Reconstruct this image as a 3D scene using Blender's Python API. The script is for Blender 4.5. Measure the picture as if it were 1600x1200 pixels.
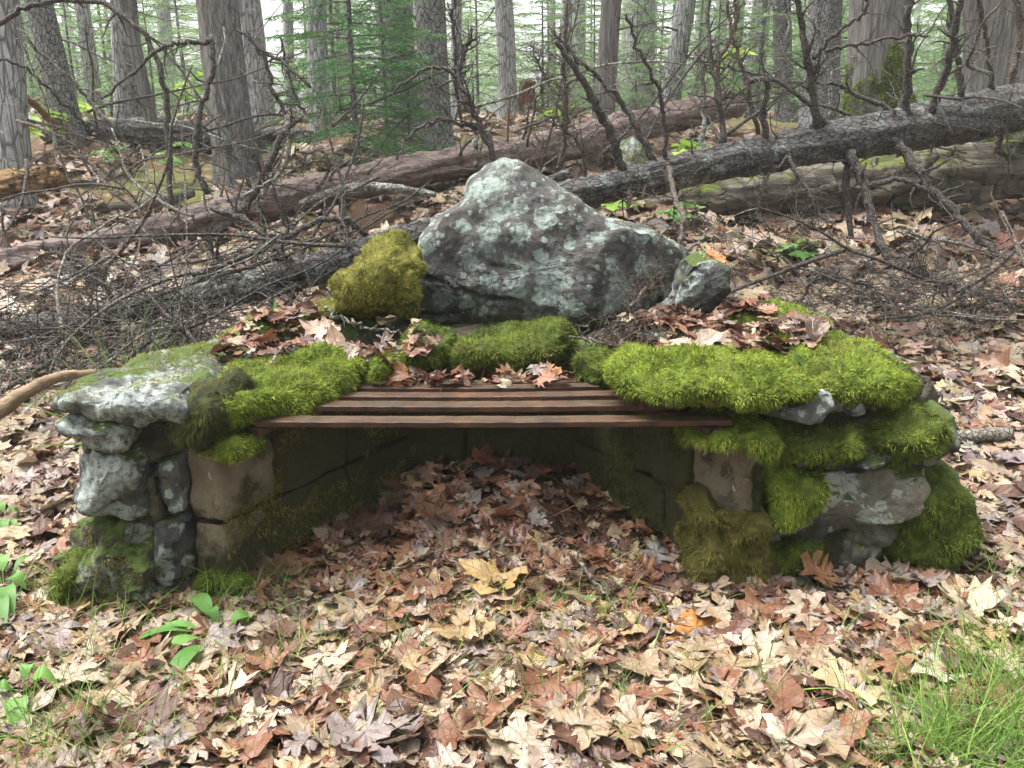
import bpy, math, random
import numpy as np
from mathutils import Vector, Matrix
from mathutils.bvhtree import BVHTree

for o in list(bpy.data.objects): bpy.data.objects.remove(o)
scene = bpy.context.scene
COL = scene.collection
rad = math.radians
# ------------------------------------------------------------------ camera
CAM_Z, PITCH, FPX = 1.25, rad(17.0), 1356.0
cam = bpy.data.cameras.new('camera'); cam.lens = 30.5; cam.sensor_width = 36; cam.clip_end = 600; cam.clip_start = .02
camo = bpy.data.objects.new('camera', cam); COL.objects.link(camo)
camo.location = (0, 0, CAM_Z); camo.rotation_euler = (math.pi/2 - PITCH, 0, 0)
scene.camera = camo
# ------------------------------------------------------------------ sky, sun, exposure
SUN_EL, SUN_ROT = rad(68), rad(285)      # high, soft, from beyond the scene's upper left
w = bpy.data.worlds.new('World'); scene.world = w; w.use_nodes = True
nt = w.node_tree; nt.nodes.clear()
sky = nt.nodes.new('ShaderNodeTexSky'); sky.sky_type = 'NISHITA'; sky.sun_disc = False
sky.sun_elevation = SUN_EL; sky.sun_rotation = SUN_ROT; sky.air_density = 1.0; sky.dust_density = 6.0; sky.ozone_density = 1.0
hs = nt.nodes.new('ShaderNodeHueSaturation'); hs.inputs['Saturation'].default_value = .22
bg = nt.nodes.new('ShaderNodeBackground'); bg.inputs['Strength'].default_value = .15
wo = nt.nodes.new('ShaderNodeOutputWorld')
nt.links.new(sky.outputs[0], hs.inputs['Color']); nt.links.new(hs.outputs[0], bg.inputs['Color']); nt.links.new(bg.outputs[0], wo.inputs['Surface'])
sl = bpy.data.lights.new('sun', 'SUN'); sl.energy = 1.4; sl.angle = rad(20); sl.color = (1, .97, .93)
so = bpy.data.objects.new('sun', sl); COL.objects.link(so)
d = Vector((math.sin(SUN_ROT)*math.cos(SUN_EL), math.cos(SUN_ROT)*math.cos(SUN_EL), math.sin(SUN_EL)))
so.rotation_euler = (-d).to_track_quat('-Z', 'Y').to_euler(); so.location = (0, 0, 20)
vs = scene.view_settings; vs.view_transform = 'Standard'; vs.look = 'None'; vs.gamma = 1; vs.use_curve_mapping = False
vs.exposure = 1.85
cy = scene.cycles
cy.use_denoising = True; cy.max_bounces = 5; cy.diffuse_bounces = 3; cy.glossy_bounces = 2; cy.transmission_bounces = 3
cy.volume_bounces = 1; cy.transparent_max_bounces = 4; cy.use_adaptive_sampling = True; cy.adaptive_threshold = .008
cy.caustics_reflective = False; cy.caustics_refractive = False; cy.volume_step_rate = 4

# ------------------------------------------------------------------ maths helpers
rng = np.random.default_rng(7)
R = random.Random(11)
CP, SP = math.cos(PITCH), math.sin(PITCH)
def ray(px, py):
    u = (px-800)/FPX; v = (600-py)/FPX
    return np.array([u, CP + v*SP, -SP + v*CP])
def at(px, py, Y):
    r = ray(px, py); t = Y/r[1]
    return np.array([0, 0, CAM_Z]) + r*t
def onz(px, py, z):
    r = ray(px, py); t = (z-CAM_Z)/r[2]
    return np.array([0, 0, CAM_Z]) + r*t
def dep(Y, z): return Y*CP + (CAM_Z-z)*SP
def pxr(th, Y, z=.8): return th/2*dep(Y, z)/FPX       # a thickness in photo pixels to a radius in metres

_g = np.random.default_rng(3)
_perm = np.concatenate([_g.permutation(256)]*3)
_grad = _g.normal(size=(256, 3)); _grad /= np.linalg.norm(_grad, axis=1)[:, None]
def perlin(P):
    P = np.asarray(P, float); I = np.floor(P).astype(int); f = P-I; I &= 255
    u = f*f*f*(f*(f*6-15)+10); out = 0
    for dx in (0, 1):
        for dy in (0, 1):
            for dz in (0, 1):
                h = _perm[_perm[_perm[I[:, 0]+dx]+I[:, 1]+dy]+I[:, 2]+dz]
                g = _grad[h]
                dd = g[:, 0]*(f[:, 0]-dx)+g[:, 1]*(f[:, 1]-dy)+g[:, 2]*(f[:, 2]-dz)
                wx = u[:, 0] if dx else 1-u[:, 0]; wy = u[:, 1] if dy else 1-u[:, 1]; wz = u[:, 2] if dz else 1-u[:, 2]
                out = out + wx*wy*wz*dd
    return out*1.6
def fbm(P, oct=4, gain=.5):
    a, s, o = 1, 1, 0
    P = np.asarray(P, float)
    for i in range(oct):
        o = o + a*perlin(P*s + i*17.3); a *= gain; s *= 2.03
    return o

_ky = np.array([-60, 0, 2.3, 3.0, 4.5, 6, 8, 10, 15, 25, 60, 140.]); _kz = np.array([-1, 0, 0, .05, .33, .62, 1.0, 1.16, 1.25, 1.3, 1.6, 2.2])
_fy = np.linspace(-60, 140, 4001); _fz = np.interp(_fy, _ky, _kz)
_kern = np.ones(21)/21; _fz = np.convolve(np.pad(_fz, 10, 'edge'), _kern, 'valid')
def ground(x, y):
    x = np.asarray(x, float); y = np.asarray(y, float)
    z = np.interp(y, _fy, _fz)
    P = np.stack([x*.9, y*.9, 0*x], -1).reshape(-1, 3)
    amp = np.clip((np.abs(y)-1)/8, .02, .12)
    z = z + (fbm(P, 3)*amp.reshape(-1)).reshape(z.shape)*np.clip((y-2.6)/1.5, .25, 1)
    z = z + .075*np.exp(-((x+.07)/.30)**2-((y-2.62)/.38)**2)
    return z
def gz(x, y): return float(ground(np.array([x]), np.array([y]))[0])
def gpix(px, py):
    """where the sight line through a photo pixel meets the ground"""
    r = ray(px, py); o = np.array([0, 0, CAM_Z])
    ts = np.concatenate([np.arange(1.0, 4, .02), np.arange(4, 12, .06), np.arange(12, 60, .5)])
    P = o + ts[:, None]*r
    below = P[:, 2] <= ground(P[:, 0], P[:, 1])
    i = int(np.argmax(below)) if below.any() else len(ts)-1
    return P[i]
def gpixs(Q):
    Q = np.asarray(Q, float); u = (Q[:, 0]-800)/FPX; v = (600-Q[:, 1])/FPX; r = np.stack([u, CP+v*SP, -SP+v*CP], 1)
    ts = np.concatenate([np.arange(1.0, 3.5, .02), np.arange(3.5, 12, .06)]); P = r[:, None]*ts[None, :, None]; P[..., 2] += CAM_Z
    b = P[..., 2] <= ground(P[..., 0], P[..., 1]); i = np.where(b.any(1), b.argmax(1), len(ts)-1)
    return P[np.arange(len(Q)), i]
def gcol(px, Y):
    x = (px-800)/FPX*dep(Y, .6)
    for _ in range(3):
        z = gz(x, Y); x = (px-800)/FPX*dep(Y, z)
    return np.array([x, Y, gz(x, Y)])

# ------------------------------------------------------------------ mesh helpers
class MB:
    def __init__(s): s.V = []; s.F = []; s.A = []; s.C = []; s.U = []; s.n = 0
    def add(s, V, F, a=0., c=None, u=None):
        V = np.asarray(V, float); F = np.asarray(F, int)
        s.V.append(V); s.F.append(F+s.n); s.n += len(V)
        s.A.append(np.broadcast_to(np.asarray(a, float), (len(V),)))
        if c is not None: s.C.append(np.broadcast_to(np.asarray(c, float), (len(V), 3)))
        if u is not None: s.U.append(u)
        return s
    def arrays(s): return np.concatenate(s.V), np.concatenate(s.F)
def mesh_np(name, V, F, mat=None, smooth=True, rnd=None, col=None, uv=None):
    me = bpy.data.meshes.new(name); nV, nF = len(V), len(F)
    me.vertices.add(nV); me.loops.add(nF*3); me.polygons.add(nF)
    me.vertices.foreach_set('co', np.ascontiguousarray(V, np.float32).ravel())
    me.loops.foreach_set('vertex_index', np.ascontiguousarray(F, np.int32).ravel())
    me.polygons.foreach_set('loop_start', np.arange(0, nF*3, 3, dtype=np.int32))
    me.polygons.foreach_set('use_smooth', np.full(nF, bool(smooth)))
    if rnd is not None: me.attributes.new('rnd', 'FLOAT', 'POINT').data.foreach_set('value', np.ascontiguousarray(rnd, np.float32))
    if col is not None:
        c4 = np.ones((nV, 4), np.float32); c4[:, :3] = col
        me.attributes.new('col', 'FLOAT_COLOR', 'POINT').data.foreach_set('color', c4.ravel())
    if uv is not None: me.attributes.new('leafuv', 'FLOAT_VECTOR', 'POINT').data.foreach_set('vector', np.ascontiguousarray(uv, np.float32).ravel())
    me.update(calc_edges=True)
    if mat: me.materials.append(mat)
    return me
def place(name, me, parent=None, loc=(0, 0, 0)):
    o = bpy.data.objects.new(name, me); COL.objects.link(o); o.location = loc
    if parent is not None: o.parent = parent
    return o
def root(parent):
    while parent is not None and parent.parent is not None: parent = parent.parent
    return parent
def obj(name, mb, mat, parent=None, base=None, smooth=True):
    """one mesh object from world-space geometry; a part's own coordinates are relative to its thing's base"""
    V, F = mb.arrays()
    if parent is not None:
        off = np.zeros(3); p = parent
        while p is not None: off = off + np.array(p.location); p = p.parent
        loc = (0, 0, 0)
    else:
        off = np.array(base if base is not None else (V[:, 0].mean(), V[:, 1].mean(), V[:, 2].min())); loc = tuple(off)
    me = mesh_np(name, V-off, F, mat, smooth, np.concatenate(mb.A), np.concatenate(mb.C) if mb.C else None, np.concatenate(mb.U) if mb.U else None)
    return place(name, me, parent, loc)
def tag(o, label, cat, group=None, kind=None):
    o['label'] = label; o['category'] = cat
    if group: o['group'] = group
    if kind: o['kind'] = kind
    return o
def thing(name, label, cat, loc, group=None):
    o = bpy.data.objects.new(name, None); COL.objects.link(o); o.location = tuple(loc); o.empty_display_size = .1
    return tag(o, label, cat, group)
def struct(o): o['kind'] = 'structure'; return o

def smooth_path(pts, n, jit=0., rg=None):
    pts = np.asarray(pts, float)
    if len(pts) < 3:
        t = np.linspace(0, 1, n)[:, None]; out = pts[0]*(1-t)+pts[-1]*t
    else:
        P = np.vstack([2*pts[0]-pts[1], pts, 2*pts[-1]-pts[-2]])
        s = np.linspace(0, len(pts)-1-1e-6, n); i = s.astype(int); t = (s-i)[:, None]
        p0, p1, p2, p3 = P[i], P[i+1], P[i+2], P[i+3]
        out = .5*((2*p1)+(-p0+p2)*t+(2*p0-5*p1+4*p2-p3)*t*t+(-p0+3*p1-3*p2+p3)*t**3)
    if jit and rg is not None: out[1:-1] += rg.normal(size=(n-2, 3))*jit
    return out
def tube(path, radii, sides=6, amp=0., freq=8., seed=0., cap=True, flute=0.):
    path = np.asarray(path, float); n = len(path); radii = np.broadcast_to(np.asarray(radii, float), (n,))
    T = np.gradient(path, axis=0); T /= np.linalg.norm(T, axis=1)[:, None]+1e-9
    a = np.array([1., 0, 0]) if abs(T[0][0]) < .8 else np.array([0, 1., 0])
    Ns = np.zeros_like(path); nrm = a-T[0]*a.dot(T[0]); nrm /= np.linalg.norm(nrm); Ns[0] = nrm
    for i in range(1, n):
        nrm = Ns[i-1]-T[i]*Ns[i-1].dot(T[i]); nrm /= np.linalg.norm(nrm)+1e-9; Ns[i] = nrm
    B = np.cross(T, Ns)
    th = np.arange(sides)*2*math.pi/sides
    D = Ns[:, None, :]*np.cos(th)[None, :, None]+B[:, None, :]*np.sin(th)[None, :, None]
    rr = np.repeat(radii[:, None], sides, 1)
    if amp:
        s = np.linalg.norm(np.diff(path, axis=0, prepend=path[:1]), axis=1).cumsum()
        Q = np.stack([np.cos(th)[None, :]*freq*.35+0*s[:, None], np.sin(th)[None, :]*freq*.35+0*s[:, None], s[:, None]*freq*.3/max(radii.max(), .02)*.12+0*th[None, :]], -1).reshape(-1, 3)
        rr = rr*(1+amp*fbm(Q+seed, 4).reshape(n, sides))
    V = (path[:, None, :]+D*rr[:, :, None]).reshape(-1, 3)
    i = np.arange(n-1)[:, None]; j = np.arange(sides)[None, :]; j2 = (j+1) % sides
    q = np.stack([i*sides+j, i*sides+j2, (i+1)*sides+j2, (i+1)*sides+j], -1).reshape(-1, 4)
    F = np.concatenate([q[:, [0, 1, 2]], q[:, [0, 2, 3]]])
    if cap:
        V = np.vstack([V, path[0], path[-1]]); c0, c1 = n*sides, n*sides+1
        jj = np.arange(sides); k = (jj+1) % sides
        F = np.concatenate([F, np.stack([0*jj+c0, k, jj], 1), np.stack([0*jj+c1, (n-1)*sides+jj, (n-1)*sides+k], 1)])
    return V, F

def resample_closed(P, n):
    P = np.asarray(P, float); Q = np.vstack([P, P[:1]]); L = np.linalg.norm(np.diff(Q, axis=0), axis=1); s = np.concatenate([[0], L.cumsum()])
    t = np.linspace(0, s[-1], n, endpoint=False)
    return np.stack([np.interp(t, s, Q[:, k]) for k in range(P.shape[1])], 1)
def normals_of(V, F):
    n = np.zeros_like(V); fn = np.cross(V[F[:, 1]]-V[F[:, 0]], V[F[:, 2]]-V[F[:, 0]])
    for k in range(3): np.add.at(n, F[:, k], fn)
    return n/(np.linalg.norm(n, axis=1)[:, None]+1e-12)
def rock(outline, axis, a0, a1, p=3., amp=.02, freq=6., na=120, nr=40, seed=0., lean=0., soft=2, oct=5, ridge=0., facets=0, fdep=.10):
    """a stone: its outline in the plane across AXIS, rounded over from a0 to a1 (superquadric), then roughened.
    axis 'Y': outline is photo pixels seen from the front; axis 'Z': outline is metres in plan"""
    if axis == 'Y':
        Yp = a0+.22*(a1-a0); O = np.array([at(x, y, Yp) for x, y in outline])
        if lean:
            zm = O[:, 2].min()
            for _ in range(2): O = np.array([at(x, y, Yp+lean*(o_[2]-zm)) for (x, y), o_ in zip(outline, O)])
        O = O[:, [0, 2]]
    else: O = np.asarray(outline, float)
    O = resample_closed(O, na)
    for _ in range(soft): O = (np.roll(O, 1, 0)+2*O+np.roll(O, -1, 0))/4
    c = O.mean(0); t = np.linspace(-math.pi/2, math.pi/2, nr+2)[1:-1]
    r = np.cos(t)**(2/p); h = np.sign(np.sin(t))*np.abs(np.sin(t))**(2/p)
    mid, half = (a0+a1)/2, (a1-a0)/2
    G = c+(O-c)[None]*r[:, None, None]; H = np.repeat((mid+h*half)[:, None], na, 1)
    if axis == 'Y': V = np.stack([G[..., 0], H, G[..., 1]], -1).reshape(-1, 3); ends = [[c[0], a0, c[1]], [c[0], a1, c[1]]]
    else: V = np.stack([G[..., 0], G[..., 1], H], -1).reshape(-1, 3); ends = [[c[0], c[1], a0], [c[0], c[1], a1]]
    V = np.vstack([V, ends])
    i = np.arange(nr-1)[:, None]; j = np.arange(na)[None]; j2 = (j+1) % na
    q = np.stack([i*na+j, i*na+j2, (i+1)*na+j2, (i+1)*na+j], -1).reshape(-1, 4)
    jj = np.arange(na); k = (jj+1) % na; c0, c1 = nr*na, nr*na+1
    F = np.concatenate([q[:, [0, 1, 2]], q[:, [0, 2, 3]], np.stack([0*jj+c0, k, jj], 1), np.stack([0*jj+c1, (nr-1)*na+jj, (nr-1)*na+k], 1)])
    area2 = np.cross(V[F[:, 1]]-V[F[:, 0]], V[F[:, 2]]-V[F[:, 0]]); cen = V.mean(0)
    if ((V[F].mean(1)-cen)*area2).sum() < 0: F = F[:, ::-1]
    if lean: V[:, 1] += lean*(V[:, 2]-V[:, 2].min())
    if facets:
        fr_ = np.random.default_rng(int(seed*100)+3); ext = V.max(0)-V.min(0); ctr = (V.max(0)+V.min(0))/2; Q = (V-ctr)/ext
        for _ in range(facets):           # broken flat faces
            n_ = fr_.normal(size=3)
            if axis == 'Y': n_[1] = -.75-abs(n_[1])*1.2; n_[[0, 2]] *= .75
            n_ /= np.linalg.norm(n_); s_ = Q@n_; h_ = s_.max()-fr_.uniform(.25, 1.)*fdep
            Q = Q-np.clip(s_-h_, 0, None)[:, None]*n_*.92
        y_ = V[:, 1].min(); V = ctr+Q*ext
        if axis == 'Y' and not lean: V[:, 1] -= V[:, 1].min()-y_
    N = normals_of(V, F)
    d = fbm(V*freq+seed*7.7, oct)*amp
    if ridge: d = d-ridge*np.abs(perlin(V*freq*.6+seed*3.1+40))
    V = V+N*d[:, None]
    return V, F
def scatter(V, F, n, rg, keep=None):
    A = np.linalg.norm(np.cross(V[F[:, 1]]-V[F[:, 0]], V[F[:, 2]]-V[F[:, 0]]), axis=1)
    VN = normals_of(V, F)
    if keep is not None: A = A*keep(V[F].mean(1), VN[F].mean(1))
    f = rg.choice(len(F), n, p=A/A.sum()); u = rg.random(n); v = rg.random(n); fl = u+v > 1; u[fl] = 1-u[fl]; v[fl] = 1-v[fl]
    w0 = (1-u-v)[:, None]; T = F[f]
    P = V[T[:, 0]]*w0+V[T[:, 1]]*u[:, None]+V[T[:, 2]]*v[:, None]
    N = VN[T[:, 0]]*w0+VN[T[:, 1]]*u[:, None]+VN[T[:, 2]]*v[:, None]
    return P, N/(np.linalg.norm(N, axis=1)[:, None]+1e-9)
def blades(P, D, L, W, rg, droop=.3, seg=2, curl=None):
    """thin tapering blades: root P, first direction D, length L, width W, bending down with length"""
    n = len(P); D = D/(np.linalg.norm(D, axis=1)[:, None]+1e-9)
    side = np.cross(D, rg.normal(size=(n, 3))); side /= np.linalg.norm(side, axis=1)[:, None]+1e-9
    g = np.array([0, 0, -1.])*1.; rows = []
    pos = P.copy(); dr = D.copy(); st = (L/seg)[:, None]; bend = droop if np.ndim(droop) else np.full(n, droop)
    cu = curl if curl is not None else rg.normal(size=(n, 3))*.25
    for k in range(seg+1):
        ww = (W*(1-(k/seg)**1.5))[:, None]*.5
        if k < seg: rows += [pos-side*ww, pos+side*ww]
        else: rows += [pos]
        dr = dr+g*(bend[:, None]/seg)+cu/seg; dr /= np.linalg.norm(dr, axis=1)[:, None]
        pos = pos+dr*st
    V = np.stack(rows, 1); m = V.shape[1]; F = []
    for k in range(seg-1): F += [[2*k, 2*k+1, 2*k+3], [2*k, 2*k+3, 2*k+2]]
    F += [[2*seg-2, 2*seg-1, 2*seg]]
    F = (np.array(F)[None]+(np.arange(n)*m)[:, None, None]).reshape(-1, 3)
    return V.reshape(-1, 3), F, m

# ------------------------------------------------------------------ materials
class M:
    def __init__(s, name, rough=.8, spec=.3):
        s.m = bpy.data.materials.new(name); s.m.use_nodes = True; s.t = s.m.node_tree; s.t.nodes.clear()
        s.out = s.t.nodes.new('ShaderNodeOutputMaterial'); s.b = s.t.nodes.new('ShaderNodeBsdfPrincipled')
        s.t.links.new(s.b.outputs[0], s.out.inputs[0]); s.b.inputs['Roughness'].default_value = rough; s.b.inputs['Specular IOR Level'].default_value = spec
    def n(s, ty, **kw):
        x = s.t.nodes.new(ty)
        for k, v in kw.items():
            if k in x.inputs.keys(): s.put(x.inputs[k], v)
            else: setattr(x, k, v)
        return x
    def put(s, i, v):
        if isinstance(v, bpy.types.NodeSocket): s.t.links.new(v, i)
        else: i.default_value = v
    def co(s, scale=(1, 1, 1), kind='Object'):
        tc = s.t.nodes.new('ShaderNodeTexCoord'); mp = s.t.nodes.new('ShaderNodeMapping')
        s.t.links.new(tc.outputs[kind], mp.inputs[0]); mp.inputs['Scale'].default_value = scale
        oi = s.t.nodes.new('ShaderNodeObjectInfo')
        va = s.t.nodes.new('ShaderNodeVectorMath'); va.operation = 'SCALE'; s.t.links.new(oi.outputs['Random'], va.inputs[0]); va.inputs[3].default_value = 20
        s.t.links.new(va.outputs[0], mp.inputs['Location'])
        return mp.outputs[0]
    def noise(s, vec, scale, detail=5, rough=.55, dist=0.):
        x = s.n('ShaderNodeTexNoise', Scale=scale, Detail=detail, Roughness=rough, Distortion=dist); s.t.links.new(vec, x.inputs['Vector']); return x.outputs['Fac']
    def voro(s, vec, scale, feature='F1', out='Distance', rnd=1.):
        x = s.n('ShaderNodeTexVoronoi', feature=feature, Scale=scale, Randomness=rnd); s.t.links.new(vec, x.inputs['Vector']); return x.outputs[out]
    def ramp(s, fac, stops, interp='LINEAR'):
        x = s.t.nodes.new('ShaderNodeValToRGB'); s.put(x.inputs[0], fac); e = x.color_ramp.elements; x.color_ramp.interpolation = interp
        while len(e) < len(stops): e.new(.5)
        for k, (p, c) in enumerate(stops):
            e[k].position = p; e[k].color = (c, c, c, 1) if np.ndim(c) == 0 else (*c, 1)
        return x.outputs[0]
    def mix(s, f, a, b, mode='MIX'):
        x = s.n('ShaderNodeMix', data_type='RGBA', blend_type=mode, clamp_factor=True)
        for k, v in ((0, f), (6, a), (7, b)):
            if isinstance(v, tuple) and len(v) == 3: v = (*v, 1)
            s.put(x.inputs[k], v)
        return x.outputs[2]
    def math(s, op, a, b=0., clamp=False):
        x = s.n('ShaderNodeMath', operation=op, use_clamp=clamp); s.put(x.inputs[0], a); s.put(x.inputs[1], b); return x.outputs[0]
    def attr(s, name, out='Fac'): return s.n('ShaderNodeAttribute', attribute_name=name).outputs[out]
    def normal_z(s):
        g = s.t.nodes.new('ShaderNodeNewGeometry'); x = s.t.nodes.new('ShaderNodeSeparateXYZ'); s.t.links.new(g.outputs['Normal'], x.inputs[0]); return x.outputs[2]
    def bump(s, h, strength=.5, dist=.01, prev=None):
        x = s.n('ShaderNodeBump', Strength=strength, Distance=dist, Height=h)
        if prev is not None: s.t.links.new(prev, x.inputs['Normal'])
        return x.outputs[0]
    def done(s, color, normal=None, rough=None):
        s.put(s.b.inputs['Base Color'], (*color, 1) if isinstance(color, tuple) and len(color) == 3 else color)
        if normal is not None: s.put(s.b.inputs['Normal'], normal)
        if rough is not None: s.put(s.b.inputs['Roughness'], rough)
        return s.m
    def translucent(s, color, f):
        tr = s.n('ShaderNodeBsdfTranslucent'); s.put(tr.inputs[0], color); mx = s.n('ShaderNodeMixShader'); s.put(mx.inputs[0], f)
        s.t.links.new(s.b.outputs[0], mx.inputs[1]); s.t.links.new(tr.outputs[0], mx.inputs[2]); s.t.links.new(mx.outputs[0], s.out.inputs[0])

def stone_mat(name, dark, mid, lich, cover=.5, moss=.0, lsize=5.):
    m = M(name, .85); c = m.co()
    base = m.mix(m.ramp(m.noise(c, 7, 8, .65), [(.35, 0.), (.68, 1.)]), dark, mid)
    base = m.mix(m.ramp(m.noise(c, 70, 4, .7), [(.4, 0.), (.75, .55)]), base, tuple(v*.4 for v in dark))
    l1 = m.ramp(m.noise(c, lsize, 9, .66), [(1-cover-.02, 0.), (1-cover+.05, .85)])
    def rosettes(sc, thr):
        wob = m.n('ShaderNodeTexNoise', Scale=sc*2.5, Detail=5, Roughness=.65); m.t.links.new(c, wob.inputs['Vector'])
        vm = m.n('ShaderNodeVectorMath', operation='MULTIPLY_ADD'); m.t.links.new(wob.outputs['Color'], vm.inputs[0]); vm.inputs[1].default_value = (.75/sc,)*3; m.t.links.new(c, vm.inputs[2])
        v = m.n('ShaderNodeTexVoronoi', Scale=sc); m.t.links.new(vm.outputs[0], v.inputs['Vector'])
        sx_ = m.n('ShaderNodeSeparateColor'); m.t.links.new(v.outputs['Color'], sx_.inputs[0])
        rad_ = m.math('MULTIPLY', sx_.outputs[0], thr)
        return m.ramp(m.math('SUBTRACT', rad_, v.outputs['Distance']), [(.0, 0.), (.06, 1.)])
    l2 = m.math('MAXIMUM', rosettes(lsize*1.6, .62), rosettes(lsize*4.5, .5))
    lm = m.math('MAXIMUM', l1, m.math('MULTIPLY', l2, .85))
    brk = m.ramp(m.noise(c, 55, 5, .75), [(.36, .0), (.5, 1.)])
    lm = m.math('MULTIPLY', lm, brk)
    lc = m.mix(m.noise(c, 18, 4), tuple(v*.72 for v in lich), tuple(min(1, v*1.22) for v in lich))
    col = m.mix(lm, base, lc)
    if moss:
        mm = m.ramp(m.math('ADD', m.math('MULTIPLY', m.normal_z(), .25), m.noise(c, 6, 8, .7)), [(.75-moss*.4, 0.), (.82-moss*.4, 1.)])
        col = m.mix(mm, col, m.mix(m.noise(c, 40, 4), (.028, .045, .01), (.085, .12, .02)))
    h = m.math('ADD', m.noise(c, 28, 9, .72), m.math('MULTIPLY', lm, .22))
    return m.done(col, m.bump(h, .75, .018))
STONE_DARK = stone_mat('stone_grey_lichen', (.03, .031, .03), (.11, .11, .10), (.27, .31, .285), .38, .12)
STONE_PALE = stone_mat('stone_pale_lichen', (.04, .042, .039), (.14, .143, .132), (.32, .36, .33), .50, .12)
STONE_TAN = stone_mat('stone_tan_grey', (.11, .10, .08), (.24, .22, .17), (.36, .38, .34), .33, .22)
BOULDER = stone_mat('boulder_lichen', (.048, .044, .041), (.13, .127, .116), (.27, .325, .29), .45, .0, 7.)
STONE_MOSSY = stone_mat('stone_mossy', (.022, .021, .016), (.085, .08, .06), (.22, .24, .19), .36, .42)

def mortar_mat():
    m = M('mortar', .92); c = m.co()
    col = m.mix(m.noise(c, 14, 8, .7), (.035, .03, .02), (.14, .12, .085))
    mm = m.ramp(m.noise(c, 5, 8, .7), [(.5, 0.), (.6, 1.)]); col = m.mix(mm, col, m.mix(m.noise(c, 50, 4), (.025, .04, .01), (.07, .09, .02)))
    return m.done(col, m.bump(m.noise(c, 34, 9, .75), .9, .03))
MORTAR = mortar_mat()
def block_mat(cover):
    m = M('concrete_block', .85); c = m.co()
    col = m.mix(m.noise(c, 9, 8, .65), (.15, .12, .08), (.28, .235, .16))
    col = m.mix(m.ramp(m.noise(c, 120, 3, .6), [(.5, 0.), (.8, .5)]), col, (.12, .1, .07))
    lm = m.ramp(m.noise(c, 11, 7, .7, .5), [(.62, 0.), (.65, 1.)]); col = m.mix(lm, col, (.46, .50, .44))
    sz = m.t.nodes.new('ShaderNodeSeparateXYZ'); m.t.links.new(m.t.nodes.new('ShaderNodeTexCoord').outputs['Object'], sz.inputs[0])
    mm = m.ramp(m.math('ADD', m.noise(c, 5.5, 9, .75), m.math('MULTIPLY', m.math('SUBTRACT', .24, sz.outputs[2]), .55)), [(1-cover-.06, 0.), (1-cover+.05, 1.)])
    col = m.mix(m.ramp(m.noise(c, 3.5, 6, .7), [(.45, 0.), (.65, .6)]), col, (.075, .06, .03))
    col = m.mix(mm, col, m.mix(m.noise(c, 45, 5, .7), (.018, .018, .006), (.078, .069, .019)))
    return m.done(col, m.bump(m.math('ADD', m.noise(c, 60, 8, .7), m.math('MULTIPLY', mm, .8)), 1., .02))
BLOCK = block_mat(.45); BLOCK_MOSSY = block_mat(.68)

def moss_mat(name, c0, c1, c2, tr=.3):
    m = M(name, .75, .2); a = m.attr('rnd'); c = m.co()
    f = m.math('ADD', m.math('MULTIPLY', a, .75), m.math('MULTIPLY', m.noise(c, 9, 5, .6), .5))
    col = m.ramp(f, [(.15, c0), (.55, c1), (1., c2)])
    col = m.mix(m.math('MULTIPLY', m.ramp(m.noise(c, 4.5, 6, .65), [(.54, 0.), (.68, 1.)]), .6), col, m.mix(a, (.06, .05, .015), (.26, .20, .07)))
    m.done(col, m.bump(m.noise(c, 120, 5, .7), .6, .006)); m.translucent(col, tr); return m.m
MOSS_BRIGHT = moss_mat('moss_bright', (.030, .05, .006), (.17, .235, .024), (.47, .53, .095))
MOSS_MID = moss_mat('moss_green', (.022, .034, .006), (.105, .15, .017), (.31, .36, .06))
MOSS_YELLOW = moss_mat('moss_yellow', (.06, .058, .012), (.22, .215, .035), (.46, .43, .11))
MOSS_BROWN = moss_mat('moss_olive_brown', (.04, .038, .009), (.15, .135, .028), (.36, .32, .09))
MOSS_DARK = moss_mat('moss_dark', (.014, .017, .005), (.055, .062, .014), (.15, .16, .04))

def bark_mat(name, dark, light, lich, sc=(1, 1, .16), lcov=.36, rough=.9, fs=42., moss=0., spec=.25, flake=1.):
    m = M(name, rough, spec); c = m.co(sc); c2 = m.co()
    f = m.noise(c, fs, 8, .7, .3)
    col = m.mix(m.ramp(f, [(.32, 0.), (.66, 1.)]), dark, light)
    flk = m.voro(c, fs*.8, 'DISTANCE_TO_EDGE'); fm = m.ramp(flk, [(.0, 1.-flake), (.12, 1.)])
    col = m.mix(fm, tuple(v*.45 for v in dark), col)
    lm = m.ramp(m.noise(c2, 8, 8, .7, .3), [(1-lcov-.02, 0.), (1-lcov+.05, 1.)]); lm = m.math('MULTIPLY', lm, m.ramp(m.noise(c2, 60, 3, .6), [(.4, 0.), (.55, 1.)]))
    col = m.mix(lm, col, lich)
    if moss:
        mm = m.ramp(m.math('ADD', m.math('MULTIPLY', m.normal_z(), .22), m.noise(c2, 4, 7, .7)), [(.8-moss*.4, 0.), (.88-moss*.4, 1.)])
        col = m.mix(mm, col, m.mix(m.noise(c2, 45, 4), (.04, .06, .01), (.13, .16, .025)))
    h = m.math('ADD', f, m.math('MULTIPLY', fm, .35))
    return m.done(col, m.bump(h, .9, .02))
BARK_GREY = bark_mat('bark_grey', (.20, .20, .198), (.46, .46, .455), (.46, .49, .47), lcov=.42, fs=34)  # grey bark lightened further to stand in for haze on the background trunks
BARK_DARK = bark_mat('bark_dark_spruce', (.085, .082, .08), (.29, .285, .28), (.38, .40, .38), sc=(1, 1, .5), lcov=.36, fs=40)
BARK_CEDAR = bark_mat('bark_cedar_shreds', (.08, .072, .066), (.25, .235, .22), (.33, .36, .34), sc=(1, 1, .05), lcov=.30, fs=46, flake=.5)
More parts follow.
